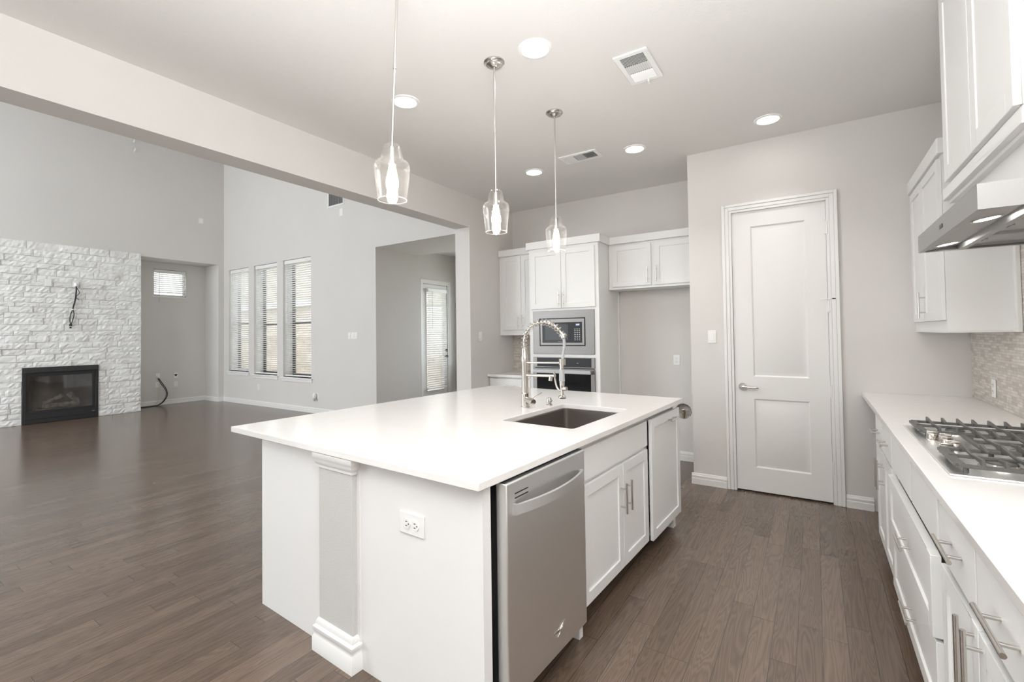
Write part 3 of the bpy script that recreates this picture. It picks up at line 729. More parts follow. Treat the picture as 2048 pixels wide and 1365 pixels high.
for y in (Y0 + 0.035, Y1 - 0.035 - 0.016): hm.box(FR - 0.001, FR + 0.008, y, y + 0.016, 0.768, 0.806)
build('handle', hm, STEEL_Y, dwt, ISL)
build('vent_slot', MB().box(FR - 0.001, FR + 0.0012, Y0 + 0.05, Y0 + 0.135, 0.838, 0.842).box(FR - 0.001, FR + 0.0012, Y0 + 0.05, Y0 + 0.135, 0.822, 0.826), BLACK, dwt, ISL, smooth=False)
def text_mesh(txt, size, T, depth=0.0012, shear=0.0):
    cu = bpy.data.curves.new('lettering', 'FONT'); cu.body = txt; cu.size = size; cu.extrude = depth; cu.shear = shear; cu.align_x = 'CENTER'; cu.align_y = 'CENTER'; cu.resolution_u = 3
    ob = bpy.data.objects.new('lettering', cu); COL.objects.link(ob)
    dg = bpy.context.evaluated_depsgraph_get(); ev = ob.evaluated_get(dg); me = ev.to_mesh()
    mb = MB(T).add([tuple(v.co) for v in me.vertices], [tuple(p.vertices) for p in me.polygons])
    ev.to_mesh_clear(); bpy.data.objects.remove(ob); bpy.data.curves.remove(cu)
    return mb
TB = xf((FR + 0.001, -0.275, 0.205), (0, 1, 0), (0, 0, 1), (1, 0, 0))
bd = text_mesh('Whirlpool', 0.019, TB, 0.0015)
bd.T = TB
bd.tube(crv([(-0.012, -0.022, 0.001), (0.004, -0.012, 0.001), (0.012, 0.002, 0.001), (0.030, 0.016, 0.001), (0.046, 0.021, 0.001)], 5), 0.0013, 6)
build('badge', bd, CHROME, dwt, ISL, smooth=False)

# sink cabinet and pull-out beside it
def fronts(parent, frame, o, axis_u, normal, specs, cab=CAB, t=0.02):
    """specs: (kind, u0, u1, v0, v1, handle) where handle = ('v'|'h', u, v, length) or None."""
    for kind, u0, u1, v0, v1, h in specs:
        T = xf(o, axis_u, (0, 0, 1), normal) @ Matrix.Translation((u0, v0, 0))
        mb = MB(T)
        if kind == 'door': shaker(mb, u1 - u0, v1 - v0)
        elif kind == 'panel': shaker(mb, u1 - u0, v1 - v0, t)
        else: mb.box(0, u1 - u0, 0, v1 - v0, -0.02, 0)
        nm_ = {'door': 'door', 'drawer': 'drawer', 'panel': 'drawer', 'false': 'false_drawer'}[kind]
        d = build(nm_, mb, cab, parent, frame, bevel=0.0018)
        if h: pull(T, h[1] - u0, h[2] - v0, h[3], h[0] == 'v', d, frame, cc=h[4] if len(h) > 4 else None)
sc = thing('sink_cabinet', 'white two-door cabinet under the island sink beside the dishwasher', 'cabinet', (-0.28, 0.49, 0.1), None, ISL)
build('carcass', MB().box(-0.60, 0.046, 0.037, 0.055, 0.115, 0.66).box(-0.60, 0.046, 0.938, 0.956, 0.115, 0.66).box(-0.60, 0.046, 0.055, 0.938, 0.115, 0.133), CAB, sc, ISL, smooth=False)
build('face_frame', sheet(0, 0.046, -0.02, 0.037, 0.956, 0.115, 0.889, [(0.075, 0.92, 0.15, 0.62)]), CAB, sc, ISL, smooth=False)
fronts(sc, ISL, (0.066, 0, 0), (0, 1, 0), (1, 0, 0), [
    ('false', 0.052, 0.945, 0.705, 0.858, None),
    ('door', 0.052, 0.548, 0.112, 0.682, ('v', 0.512, 0.505, 0.165, 0.100)),
    ('door', 0.552, 0.945, 0.112, 0.682, ('v', 0.588, 0.505, 0.165, 0.100))])
po = thing('pull_out_cabinet', 'narrow white pull-out cabinet at the far end of the island, door standing ajar', 'cabinet', (-0.28, 1.23, 0.1), None, ISL)
build('carcass', MB().box(-0.60, 0.046, 0.958, 0.976, 0.115, 0.889).box(-0.60, 0.046, 1.48, 1.498, 0.115, 0.889).box(-0.60, 0.046, 0.976, 1.48, 0.115, 0.133), CAB, po, ISL, smooth=False)
build('face_frame', sheet(0, 0.046, -0.02, 0.958, 1.498, 0.115, 0.889, [(0.985, 1.47, 0.14, 0.845)]), CAB, po, ISL, smooth=False)
fronts(po, ISL, (0.086, 0, 0), (0, 1, 0), (1, 0, 0), [('door', 0.968, 1.57, 0.105, 0.862, ('h', 1.36, 0.812, 0.17, 0.10))])
outlet('white duplex outlet mounted sideways on the island end panel', xf((-0.282, YN, 0.683), (1, 0, 0), (0, 0, 1), (0, -1, 0)) @ Matrix.Scale(1.2, 4), (-0.282, YN, 0.626), True, True, ISL)

# ---------------------------------------------------------------- cooking wall
XC, XD = 0.340, 0.318                # face frame and door fronts of the base cabinets
def base_cabinet(name, label, y0, y1, specs, group=None):
    c = thing(name, label, 'cabinet', (0.64, (y0 + y1) / 2, 0), group)
    build('carcass', MB().box(XC + 0.02, XR - 0.003, y0, y0 + 0.018, 0.10, 0.888).box(XC + 0.02, XR - 0.003, y1 - 0.018, y1, 0.10, 0.888).box(XC + 0.02, XR - 0.003, y0 + 0.018, y1 - 0.018, 0.10, 0.118), CAB, c, smooth=False)
    build('face_frame', sheet(0, XC, 0.02, y0, y1, 0.10, 0.888, [(y0 + 0.04, y1 - 0.04, 0.14, 0.695), (y0 + 0.04, y1 - 0.04, 0.72, 0.86)]), CAB, c, smooth=False)
    build('toe_kick', MB().box(XC + 0.075, XC + 0.09, y0, y1, 0, 0.10), CAB, c, smooth=False)
    # u runs along +y
    for (kind, u0, u1, v0, v1, h, *off) in specs:
        fronts(c, I4, (XD - (off[0] if off else 0), y0, 0), (0, 1, 0), (-1, 0, 0), [(kind, u0, u1, v0, v1, h)], CAB, 0.020 + (off[0] - 0.010 if off else 0.0))
    return c
w = 0.745; hw_ = w / 2
def two_two(flip=False):
    return [('drawer', 0.012, hw_ - 0.006, 0.702, 0.868, ('h', hw_ / 2, 0.785, 0.16, 0.10)), ('drawer', hw_ + 0.006, w - 0.012, 0.702, 0.868, ('h', hw_ * 1.5, 0.785, 0.16, 0.10)),
            ('door', 0.012, hw_ - 0.002, 0.112, 0.688, ('v', hw_ - 0.032, 0.57, 0.17, 0.10)), ('door', hw_ + 0.002, w - 0.012, 0.112, 0.688, ('v', hw_ + 0.032, 0.57, 0.17, 0.10))]
cb = base_cabinet('base_cabinet', 'white base cabinet with two drawers over two doors, next to the wide-drawer cabinet', 3.105, 3.85, two_two())
dup(cb, (0, 0.745, 0), 'white base cabinet with two drawers over two doors, tight against the pantry wall')
wc = 1.085
base_cabinet('cooktop_cabinet', 'white base cabinet under the cooktop with two wide deep drawers', 2.02, 3.105, [
    ('drawer', 0.012, 0.495, 0.702, 0.868, None), ('drawer', 0.515, wc - 0.012, 0.702, 0.868, None),
    ('panel', 0.03, wc - 0.02, 0.405, 0.672, ('h', 0.485, 0.535, 0.18, 0.10), 0.018), ('panel', 0.03, wc - 0.02, 0.115, 0.392, ('h', 0.465, 0.26, 0.18, 0.10), 0.010)])
wn = 0.83; hn = wn / 2
base_cabinet('base_cabinet', 'white base cabinet with drawers over doors, nearest the camera under the cooktop counter', 1.185, 2.015, [
    ('drawer', 0.012, hn - 0.006, 0.702, 0.870, ('h', hn / 2 - 0.03, 0.79, 0.20, 0.11)), ('drawer', hn + 0.006, wn - 0.015, 0.702, 0.870, ('h', hn * 1.5 - 0.02, 0.79, 0.20, 0.11)),
    ('door', 0.012, hn - 0.002, 0.112, 0.672, ('v', hn - 0.035, 0.575, 0.21, 0.13)), ('door', hn + 0.002, wn - 0.015, 0.112, 0.672, ('v', hn + 0.035, 0.575, 0.21, 0.13))])
tag(build('cooktop_counter', MB().box(0.302, XR - 0.002, 0.75, YF - 0.002, 0.89, 0.92), QUARTZ, bevel=0.003), 'long white quartz counter that holds the gas cooktop', 'countertop')
tag(build('stone_backsplash', MB().box(XR - 0.008, XR, 0.75, YF - 0.004, 0.9205, 1.394).box(XR - 0.008, XR, 2.0, 3.64, 1.394, 1.90), MOSAIC_Y, smooth=False), 'pale linear stone mosaic backsplash behind the gas cooktop', 'backsplash')
outlet('white outlet set in the mosaic backsplash behind the cooktop', FXm(XR - 0.009, 4.12, 1.035), (XR - 0.009, 4.12, 0.978))

# gas cooktop
KX0, KX1, KY0, KY1, KZ = 0.366, 0.885, 2.125, 3.098, 0.92
ck = thing('gas_cooktop', 'five-burner stainless gas cooktop with black grates', 'cooktop', (0.625, 2.61, KZ))
build('tray', MB().box(KX0, KX1, KY0, KY1, KZ, KZ + 0.007), STEEL_Y, ck, bevel=0.004)
def grate(y0, y1, x0):
    m = MB(); z0, z1 = KZ + 0.026, KZ + 0.038
    x1 = KX1 - 0.03
    m.box(x0, x0 + (0.03 if x0 < 0.45 else 0.014), y0 + 0.02, y1 - 0.02, z0, z1).box(x1 - 0.014, x1, y0, y1, z0, z1)
    m.box(x0 + 0.01, x1, y0, y0 + 0.014, z0, z1).box(x0 + 0.01, x1, y1 - 0.014, y1, z0, z1)
    ym = (y0 + y1) / 2
    m.box(x0 + 0.01, x1, ym - 0.005, ym + 0.005, z0 + 0.004, z1 + 0.004)
    xs = [x for x in (0.455, 0.511, 0.565, 0.618, 0.672, 0.727, 0.781, 0.835) if x > x0 + 0.03]
    for k, x in enumerate(xs):
        for (ya, yb, s) in ((y0, y0 + (0.085 if k % 2 else ym - y0 + 0.0), 1), (y1 - (0.085 if k % 2 else y1 - ym), y1, -1)):
            # bar rising to a horn at the rim
            e = 0.0045
            if s > 0: pr = [(ya, z0), (ya, z1 + 0.020), (ya + 0.014, z1 + 0.020), (yb, z1 + 0.010), (yb, z1 + 0.002), (ya + 0.03, z1 + 0.003), (ya + 0.016, z0)]
            else: pr = [(yb, z0), (yb, z1 + 0.020), (yb - 0.014, z1 + 0.020), (ya, z1 + 0.010), (ya, z1 + 0.002), (yb - 0.03, z1 + 0.003), (yb - 0.016, z0)]
            m.prism(pr, 0, x - e, x + e)
    for x in (x0 + 0.03, x1 - 0.03):
        for y in (y0 + 0.02, y1 - 0.02): m.cyl((x, y, KZ + 0.006), (x, y, z0 + 0.002), 0.008, 10)
    return m
for a in ((2.785, 3.078, 0.385), (2.455, 2.770, 0.515), (2.145, 2.440, 0.385)):
    build('grate', grate(*a), IRON, ck, bevel=0.0015, seg=1)
for x, y, r in ((0.53, 2.93, 0.032), (0.76, 2.93, 0.04), (0.70, 2.612, 0.052), (0.53, 2.29, 0.04), (0.76, 2.29, 0.032)):
    b_ = build('burner', MB().lathe([(r + 0.022, KZ + 0.006), (r + 0.020, KZ + 0.011), (r + 0.004, KZ + 0.014), (r + 0.003, KZ + 0.023), (0.0, KZ + 0.023)], (x, y, 0), 28), NICKEL, ck)
    build('burner_cap', MB().lathe([(r, KZ + 0.0225), (r, KZ + 0.027), (r - 0.006, KZ + 0.030), (0.0, KZ + 0.030)], (x, y, 0), 28), IRON, b_)
for x, y in ((0.421, 2.735), (0.456, 2.688), (0.447, 2.615), (0.456, 2.538), (0.421, 2.465)):
    k_ = build('knob', MB().lathe([(0.024, KZ + 0.006), (0.024, KZ + 0.010), (0.0205, KZ + 0.012), (0.0195, KZ + 0.034), (0.018, KZ + 0.036), (0.0, KZ + 0.036)], (x, y, 0), 26), CHROME, ck)
    build('grip', MB().box(x - 0.019, x + 0.019, y - 0.0055, y + 0.0055, KZ + 0.036, KZ + 0.046), CHROME, k_, bevel=0.002)

# range hood and the cabinets on the cooking wall
HX, HY0, HY1, HZ0, HZ1 = 0.463, 2.152, 3.205, 1.806, 1.892
hood = thing('range_hood', 'flat stainless steel under-cabinet range hood with two lit lamps', 'range hood', (0.70, 2.68, HZ0))
build('shell', MB().box(HX, HX + 0.004, HY0, HY1, HZ0, HZ1).box(HX + 0.004, XR - 0.009, HY0, HY0 + 0.004, HZ0, HZ1).box(HX + 0.004, XR - 0.009, HY1 - 0.004, HY1, HZ0, HZ1).box(HX + 0.004, XR - 0.009, HY0 + 0.004, HY1 - 0.004, HZ1 - 0.004, HZ1)
      .box(HX + 0.004, HX + 0.022, HY0 + 0.004, HY1 - 0.004, HZ0, HZ0 + 0.003).box(XR - 0.03, XR - 0.009, HY0 + 0.004, HY1 - 0.02, HZ0, HZ0 + 0.004).box(HX + 0.022, XR - 0.009, HY1 - 0.02, HY1 - 0.004, HZ0, HZ0 + 0.003), HOODS, hood, smooth=False)
build('lamp_strip', MB().prism([(HX + 0.02, HZ0 + 0.004), (HX + 0.14, HZ0 + 0.022), (HX + 0.14, HZ0 + 0.026), (HX + 0.02, HZ0 + 0.010)], 1, HY0 + 0.004, HY1 - 0.02), HOODS, hood, smooth=False)
# (lathe lamp rims follow the strip's slope)
SL = math.atan2(0.018, 0.12)
for y in (2.425, 3.035):
    T = Matrix.Translation((HX + 0.082, y, HZ0 + 0.0125)) @ Matrix.Rotation(-SL, 4, 'Y')
    lb = build('lamp', MB(T).lathe([(0.036, -0.002), (0.043, -0.004), (0.047, -0.001), (0.047, 0.004), (0.036, 0.004)], (0, 0, 0), 30, True), CHROME, hood)
    build('lens', MB(T).lathe([(0.0, -0.0015), (0.036, -0.0015), (0.036, 0.002), (0.0, 0.002)], (0, 0, 0), 30), HOODLAMP, lb)
build('cross_bar', MB().prism([(HX + 0.14, HZ0 + 0.026), (HX + 0.148, HZ0 - 0.002), (HX + 0.172, HZ0 - 0.002), (HX + 0.176, HZ0 + 0.02), (HX + 0.15, HZ0 + 0.03)], 1, HY0 + 0.004, HY1 - 0.02), HOODS, hood, smooth=False)
for k in range(3):
    a = HY0 + 0.01 + k * 0.345; f = MB(); b2 = a + 0.335
    f.box(HX + 0.18, XR - 0.035, a, b2, HZ0 + 0.02, HZ0 + 0.024)
    f.box(HX + 0.18, XR - 0.035, a, a + 0.012, HZ0 + 0.010, HZ0 + 0.02).box(HX + 0.18, XR - 0.035, b2 - 0.012, b2, HZ0 + 0.010, HZ0 + 0.02).box(HX + 0.18, HX + 0.192, a, b2, HZ0 + 0.010, HZ0 + 0.02).box(XR - 0.047, XR - 0.035, a, b2, HZ0 + 0.010, HZ0 + 0.02)
    f.box(HX + 0.20, HX + 0.212, (a + b2) / 2 - 0.025, (a + b2) / 2 + 0.025, HZ0 + 0.012, HZ0 + 0.02)
    build('filter', f, HOODS, hood, smooth=False)
build('emblem', MB(xf((HX, 2.675, HZ0 + 0.042), (0, 1, 0), (0, 0, 1), (-1, 0, 0))).box(-0.026, 0.026, -0.0085, 0.0085, 0, 0.003), BRONZE, hood, bevel=0.003)
hc = thing('hood_cabinet', 'tall white two-door cabinet above the range hood', 'cabinet', (0.74, 2.61, 1.895))
build('carcass', MB().box(0.574, XR - 0.002, 2.09, 3.125, 2.03, HC - 0.002), CAB, hc, smooth=False)
build('ledge_moulding', MB().box(0.552, 0.60, 2.078, 3.135, 2.045, 2.103).box(0.552, XR - 0.002, 2.078, 2.09, 2.045, 2.103), CAB, hc, bevel=0.003)
build('frieze', MB().box(0.600, XR - 0.010, 2.16, 3.10, HZ1 + 0.001, 2.03), CAB, hc, smooth=False)
build('frieze_trim', MB().box(0.590, 0.66, 2.118, 2.16, 1.935, 1.975), CAB, hc, bevel=0.002)
for k, (a, b) in enumerate(((2.150, 2.622), (2.630, 3.098))):
    T = xf((0.552, a, 2.128), (0, 1, 0), (0, 0, 1), (-1, 0, 0))
    build('door', shaker(MB(T), b - a, 0.93, 0.022, 0.07, 0.006), CAB, hc, bevel=0.002)
uc = thing('wall_cabinet', 'white two-door wall cabinet between the range hood and the pantry wall', 'cabinet', (0.79, 4.13, 1.396))
UX = 0.637
build('carcass', MB().box(UX + 0.004, XR - 0.002, 3.64, YF - 0.002, 1.398, 2.44), CAB, uc, smooth=False)
build('light_rail', MB().box(UX + 0.004, UX + 0.03, 3.64, YF - 0.002, 1.388, 1.398).box(UX + 0.004, XR - 0.01, 3.64, 3.66, 1.388, 1.398), CAB, uc, bevel=0.002)
build('back_stile', MB().box(XR - 0.03, XR - 0.009, 3.60, 3.64, 1.388, HZ0 + 0.09), CAB, uc, bevel=0.003)
build('crown', MB().box(UX - 0.022, XR - 0.002, 3.612, YF - 0.002, 2.425, 2.515), CAB, uc, bevel=0.004)
for a, b, h in ((3.655, 4.160, True), (4.168, 4.565, None)):
    T = xf((UX - 0.017, a, 1.462), (0, 1, 0), (0, 0, 1), (-1, 0, 0))
    d = build('door', shaker(MB(T), b - a, 0.942), CAB, uc, bevel=0.0018)
    if h: pull(T, 0.459, 0.108, 0.17, True, d, cc=0.10)

# ---------------------------------------------------------------- back wall cabinets and ovens
TX0, TX1, TY = -2.80, -1.932, 4.764
tw = thing('oven_tower', 'tall white cabinet housing the microwave and wall oven', 'cabinet', ((TX0 + TX1) / 2, 5.07, 0))
build('carcass', MB().box(TX0, TX0 + 0.02, TY + 0.02, YB - 0.002, 0, 2.42).box(TX1 - 0.02, TX1, TY + 0.02, YB - 0.002, 0, 2.42).box(TX0 + 0.02, TX1 - 0.02, TY + 0.02, YB - 0.002, 2.40, 2.42).box(TX0 + 0.02, TX1 - 0.02, TY + 0.02, YB - 0.002, 1.15, 1.17).box(TX0 + 0.02, TX1 - 0.02, YB - 0.02, YB - 0.002, 0, 2.4).box(TX1, TX1 + 0.008, YB - 0.03, YB - 0.002, 0, 1.9), CAB, tw, smooth=False)
build('face_frame', sheet(1, TY, 0.02, TX0, TX1, 0.0, 2.42, [(-2.735, -1.995, 1.20, 1.66), (-2.735, -1.995, 0.41, 1.135), (TX0 + 0.05, TX1 - 0.05, 1.74, 2.34)]), CAB, tw, smooth=False)
build('crown', MB().box(TX0 - 0.028, TX1 + 0.03, TY - 0.028, YB - 0.002, 2.405, 2.492), CAB, tw, bevel=0.004)
fronts(tw, I4, (TX0, TY - 0.02, 0), (1, 0, 0), (0, -1, 0), [
    ('door', 0.032, 0.424, 1.704, 2.372, ('v', 0.398, 1.802, 0.17, 0.10)), ('door', 0.428, 0.828, 1.704, 2.372, ('v', 0.456, 1.802, 0.17, 0.10)),
    ('drawer', 0.03, 0.838, 0.12, 0.38, ('h', 0.434, 0.26, 0.17, 0.10))])
mw = thing('microwave', 'built-in stainless steel microwave above the wall oven', 'microwave', (-2.37, TY, 1.18))
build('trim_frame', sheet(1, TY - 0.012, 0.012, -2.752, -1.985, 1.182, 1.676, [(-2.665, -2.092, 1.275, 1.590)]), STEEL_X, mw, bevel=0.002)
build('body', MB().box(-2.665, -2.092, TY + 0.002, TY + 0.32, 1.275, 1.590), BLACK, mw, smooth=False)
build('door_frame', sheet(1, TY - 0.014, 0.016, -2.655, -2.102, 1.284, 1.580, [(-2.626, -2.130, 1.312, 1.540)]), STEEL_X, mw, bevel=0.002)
mg = build('door_glass', MB().box(-2.626, -2.130, TY - 0.008, TY + 0.002, 1.312, 1.540), BGLASS, mw, smooth=False)
build('viewing_window', MB().box(-2.594, -2.300, TY - 0.0095, TY - 0.008, 1.342, 1.520), BWIN, mg, smooth=False)
kp = MB()
for r_ in range(7):
    for c_ in range(3):
        kp.box(-2.225 + c_ * 0.027, -2.210 + c_ * 0.027, TY - 0.0092, TY - 0.008, 1.340 + r_ * 0.020, 1.346 + r_ * 0.020)
build('keypad', kp, LEGEND, mg, smooth=False)
build('clock_display', text_mesh('2:50', 0.026, xf((-2.185, TY - 0.0085, 1.512), (1, 0, 0), (0, 0, 1), (0, -1, 0)), 0.0004), DISPLAY, mg, smooth=False)
build('badge', text_mesh('Whirlpool', 0.013, xf((-2.40, TY - 0.0085, 1.324), (1, 0, 0), (0, 0, 1), (0, -1, 0)), 0.0004), LEGEND, mg, smooth=False)
ov = thing('wall_oven', 'built-in wall oven with black glass and steel handle, under the microwave', 'oven', (-2.37, TY, 0.42))
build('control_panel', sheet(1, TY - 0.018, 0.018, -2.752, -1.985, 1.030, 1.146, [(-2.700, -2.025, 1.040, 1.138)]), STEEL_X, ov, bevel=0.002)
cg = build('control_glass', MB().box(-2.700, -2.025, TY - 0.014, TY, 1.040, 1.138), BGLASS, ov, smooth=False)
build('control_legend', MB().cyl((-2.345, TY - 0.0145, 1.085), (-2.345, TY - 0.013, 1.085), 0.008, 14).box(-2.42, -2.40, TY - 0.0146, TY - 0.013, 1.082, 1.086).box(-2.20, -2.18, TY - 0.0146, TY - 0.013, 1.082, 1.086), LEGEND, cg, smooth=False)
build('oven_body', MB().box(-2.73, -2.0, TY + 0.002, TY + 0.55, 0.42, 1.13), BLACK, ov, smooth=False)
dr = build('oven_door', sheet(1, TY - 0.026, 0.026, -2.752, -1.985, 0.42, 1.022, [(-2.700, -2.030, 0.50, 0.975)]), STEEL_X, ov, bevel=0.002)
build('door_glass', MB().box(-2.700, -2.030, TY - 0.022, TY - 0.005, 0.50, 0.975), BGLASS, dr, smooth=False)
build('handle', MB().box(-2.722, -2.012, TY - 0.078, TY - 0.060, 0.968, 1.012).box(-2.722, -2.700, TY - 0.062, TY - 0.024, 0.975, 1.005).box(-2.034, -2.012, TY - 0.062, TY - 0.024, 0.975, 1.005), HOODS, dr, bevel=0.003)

fc = thing('fridge_cabinet', 'short white two-door cabinet bridging over the empty fridge space', 'cabinet', (-1.45, 5.22, 1.9))
FXA, FXB, FYY = TX1 + 0.004, -0.972, 5.064
build('carcass', MB().box(FXA, FXB, FYY + 0.006, YB - 0.002, 1.902, 2.42), CAB, fc, smooth=False)
build('bottom_rail', MB().box(FXA, FXB, FYY - 0.002, FYY + 0.006, 1.902, 1.925), CAB, fc, smooth=False)
build('crown', MB().box(FXA, FXB, FYY - 0.035, YB - 0.002, 2.408, 2.490), CAB, fc, bevel=0.004)
fronts(fc, I4, (FXA, FYY - 0.014, 0), (1, 0, 0), (0, -1, 0), [
    ('door', 0.045, 0.478, 1.928, 2.388, ('v', 0.444, 2.040, 0.17, 0.10)), ('door', 0.512, 0.945, 1.928, 2.388, ('v', 0.535, 2.044, 0.17, 0.10))])
lc = thing('wall_cabinet', 'white two-door wall cabinet in the corner left of the oven tower', 'cabinet', (-3.11, 5.22, 1.4))
build('carcass', MB().box(XB + 0.004, TX0 - 0.004, 5.05, YB - 0.002, 1.402, 2.43), CAB, lc, smooth=False)
build('crown', MB().box(XB + 0.004, TX0 - 0.004, 5.022, YB - 0.002, 2.420, 2.505), CAB, lc, bevel=0.004)
fronts(lc, I4, (XB + 0.004, 5.03, 0), (1, 0, 0), (0, -1, 0), [
    ('door', 0.055, 0.332, 1.470, 2.404, ('v', 0.298, 1.57, 0.17, 0.10)), ('door', 0.338, 0.605, 1.470, 2.404, ('v', 0.366, 1.57, 0.17, 0.10))])
lb_ = thing('base_cabinet', 'white base cabinet in the corner left of the wall oven', 'cabinet', (-3.11, 5.08, 0))
build('carcass', MB().box(XB + 0.004, TX0 - 0.004, 4.80, YB - 0.002, 0.10, 0.888), CAB, lb_, smooth=False)
build('toe_kick', MB().box(XB + 0.004, TX0 - 0.004, 4.87, 4.885, 0, 0.10), CAB, lb_, smooth=False)
fronts(lb_, I4, (XB + 0.004, 4.78, 0), (1, 0, 0), (0, -1, 0), [('drawer', 0.03, 0.60, 0.71, 0.868, ('h', 0.315, 0.79, 0.17, 0.10)), ('door', 0.03, 0.313, 0.112, 0.69, ('v', 0.28, 0.58, 0.17, 0.10)), ('door', 0.317, 0.60, 0.112, 0.69, ('v', 0.35, 0.58, 0.17, 0.10))])
tag(build('corner_counter', MB().box(XB + 0.002, TX0 - 0.002, 4.752, YB - 0.002, 0.89, 0.92), QUARTZ, bevel=0.003), 'short white quartz counter in the corner left of the wall oven', 'countertop')
tag(build('stone_backsplash', MB().box(XB + 0.002, TX0 - 0.002, YB - 0.008, YB, 0.9205, 1.401), MOSAIC_X, smooth=False), 'strip of linear stone mosaic under the corner wall cabinet', 'backsplash')

# water valve inside the round cut-out
wv = thing('water_valve', 'small brass shut-off valve inside the round hole in the wall', 'valve', (-1.225, YB + 0.06, 0.46))
build('box_back', MB().box(-1.345, -1.099, YB + 0.080, YB + 0.085, 0.42, 0.66), PATCH, wv, smooth=False)
build('pipe', MB().cyl((-1.228, YB + 0.05, 0.42), (-1.228, YB + 0.05, 0.515), 0.011, 12).cyl((-1.228, YB + 0.05, 0.50), (-1.228, YB + 0.05, 0.535), 0.017, 14), BRASS, wv)
build('valve_handle', MB().cyl((-1.228, YB + 0.05, 0.522), (-1.228, YB + 0.012, 0.522), 0.008, 10).cyl((-1.243, YB + 0.03, 0.55), (-1.213, YB + 0.03, 0.555), 0.012, 12), NICKEL, wv)
rim = []
rr_ = random.Random(3)
tag(build('torn_drywall_edge', MB().tube([(-1.222 + 0.083 * math.cos(a), YB - 0.0005, 0.54 + 0.083 * math.sin(a)) for a in [(-0.55 + 3.2 * k / 26) for k in range(27)]], [0.0012 + 0.002 * rr_.random() for _ in range(27)], 5), GRIT, wv))

# ---------------------------------------------------------------- plates, switches, outlets
outlet('white outlet on the wall of the empty fridge space', FY(-1.281, YB, 1.103), (-1.281, YB, 1.046))
switch('single white rocker switch beside the pantry door', FY(-0.783, YF, 1.366), (-0.783, YF, 1.308))
switch('single white rocker switch on the wall beside the corner counter', FXp(XB, 4.61, 1.392), (XB, 4.61, 1.334))
switch('slim single switch beside a wider switch plate on the living room wall', FY(-6.77, YW, 1.425), (-6.77, YW, 1.367))
switch('wide three-gang switch plate on the wall before the passage', FY(-6.64, YW, 1.428), (-6.64, YW, 1.37), 3)
outlet('white outlet low on the wall beneath the middle tall window', FY(-9.70, YW, 0.385), (-9.70, YW, 0.328))
nl = outlet('white outlet holding the plug-in freshener on the living room wall', FY(-7.70, YW, 0.315), (-7.70, YW, 0.258))
pf = thing('air_freshener', 'white plug-in air freshener stuck in a wall outlet', 'air freshener', (-7.72, YW - 0.04, 0.27))
build('housing', MB().sphere((-7.725, YW - 0.045, 0.325), 0.045, 18, 12, 0.8, 0.75, 1.3), PLATE, pf)
build('oil_bottle', MB().cyl((-7.715, YW - 0.052, 0.232), (-7.715, YW - 0.052, 0.285), 0.021, 16), SPRAYGREY, pf)
plate('white blank plate high on the grey wall above the niche', FXp(XF, 4.83, 3.99), (XF, 4.83, 3.93), 0.09, 0.11)
plate('tall white blank plate below the wall vent near the ceiling beam', FY(-6.98, YW, 3.63), (-6.98, YW, 3.56), 0.095, 0.14)
STX = XF + 0.045
plate('white blank plate on the stone wall left of the hanging cables', FXp(STX + 0.020, 2.385, 2.425), (STX + 0.020, 2.385, 2.36), 0.085, 0.12)
cp = plate('white cable outlet plate with hooded opening on the stone wall', FXp(STX + 0.020, 2.745, 2.42), (STX + 0.020, 2.745, 2.36), 0.075, 0.115, 'cable_plate', screws=False)
build('hood', MB(FXp(STX + 0.020, 2.745, 2.42)).sphere((0, -0.01, 0.006), 0.03, 14, 10, 0.8, 1.4, 0.9), PLATE, cp)
np_ = plate('white cable plate low in the niche above the black cables', FXp(XN, 4.26, 0.62), (XN, 4.26, 0.56), 0.078, 0.115, 'cable_plate', screws=False)
build('hood', MB(FXp(XN, 4.26, 0.62)).sphere((0, -0.02, 0.006), 0.032, 14, 10, 0.8, 1.2, 0.9), PLATE, np_)
outlet('white outlet directly below the cable plate in the niche', FXp(XN, 4.255, 0.435), (XN, 4.255, 0.378))
gp = plate('white plate with a dark recessed opening in the niche', FXp(XN, 4.60, 0.61), (XN, 4.60, 0.55), 0.08, 0.118, 'cable_plate', screws=False)
build('recess', MB(FXp(XN, 4.60, 0.61)).prism([(-0.03, 0.028), (0.03, 0.028), (0.024, 0.0), (0.006, -0.016), (-0.006, -0.016), (-0.024, 0.0)], 2, 0.0055, 0.007), DARKSLOT, gp, smooth=False)
outlet('white outlet below the dark recessed plate in the niche', FXp(XN, 4.60, 0.42), (XN, 4.60, 0.363))
for y, z, lb in ((3.618, 5.32, 'tiny white screw hook high on the living room wall, upper of two'), (3.63, 5.14, 'tiny white screw hook high on the living room wall, lower of two')):
    tag(build('wall_hook', MB().tube([(XF, y, z), (XF + 0.03, y, z + 0.004), (XF + 0.045, y, z + 0.03), (XF + 0.03, y, z + 0.045)], 0.012, 8), PLATE), lb, 'hook')

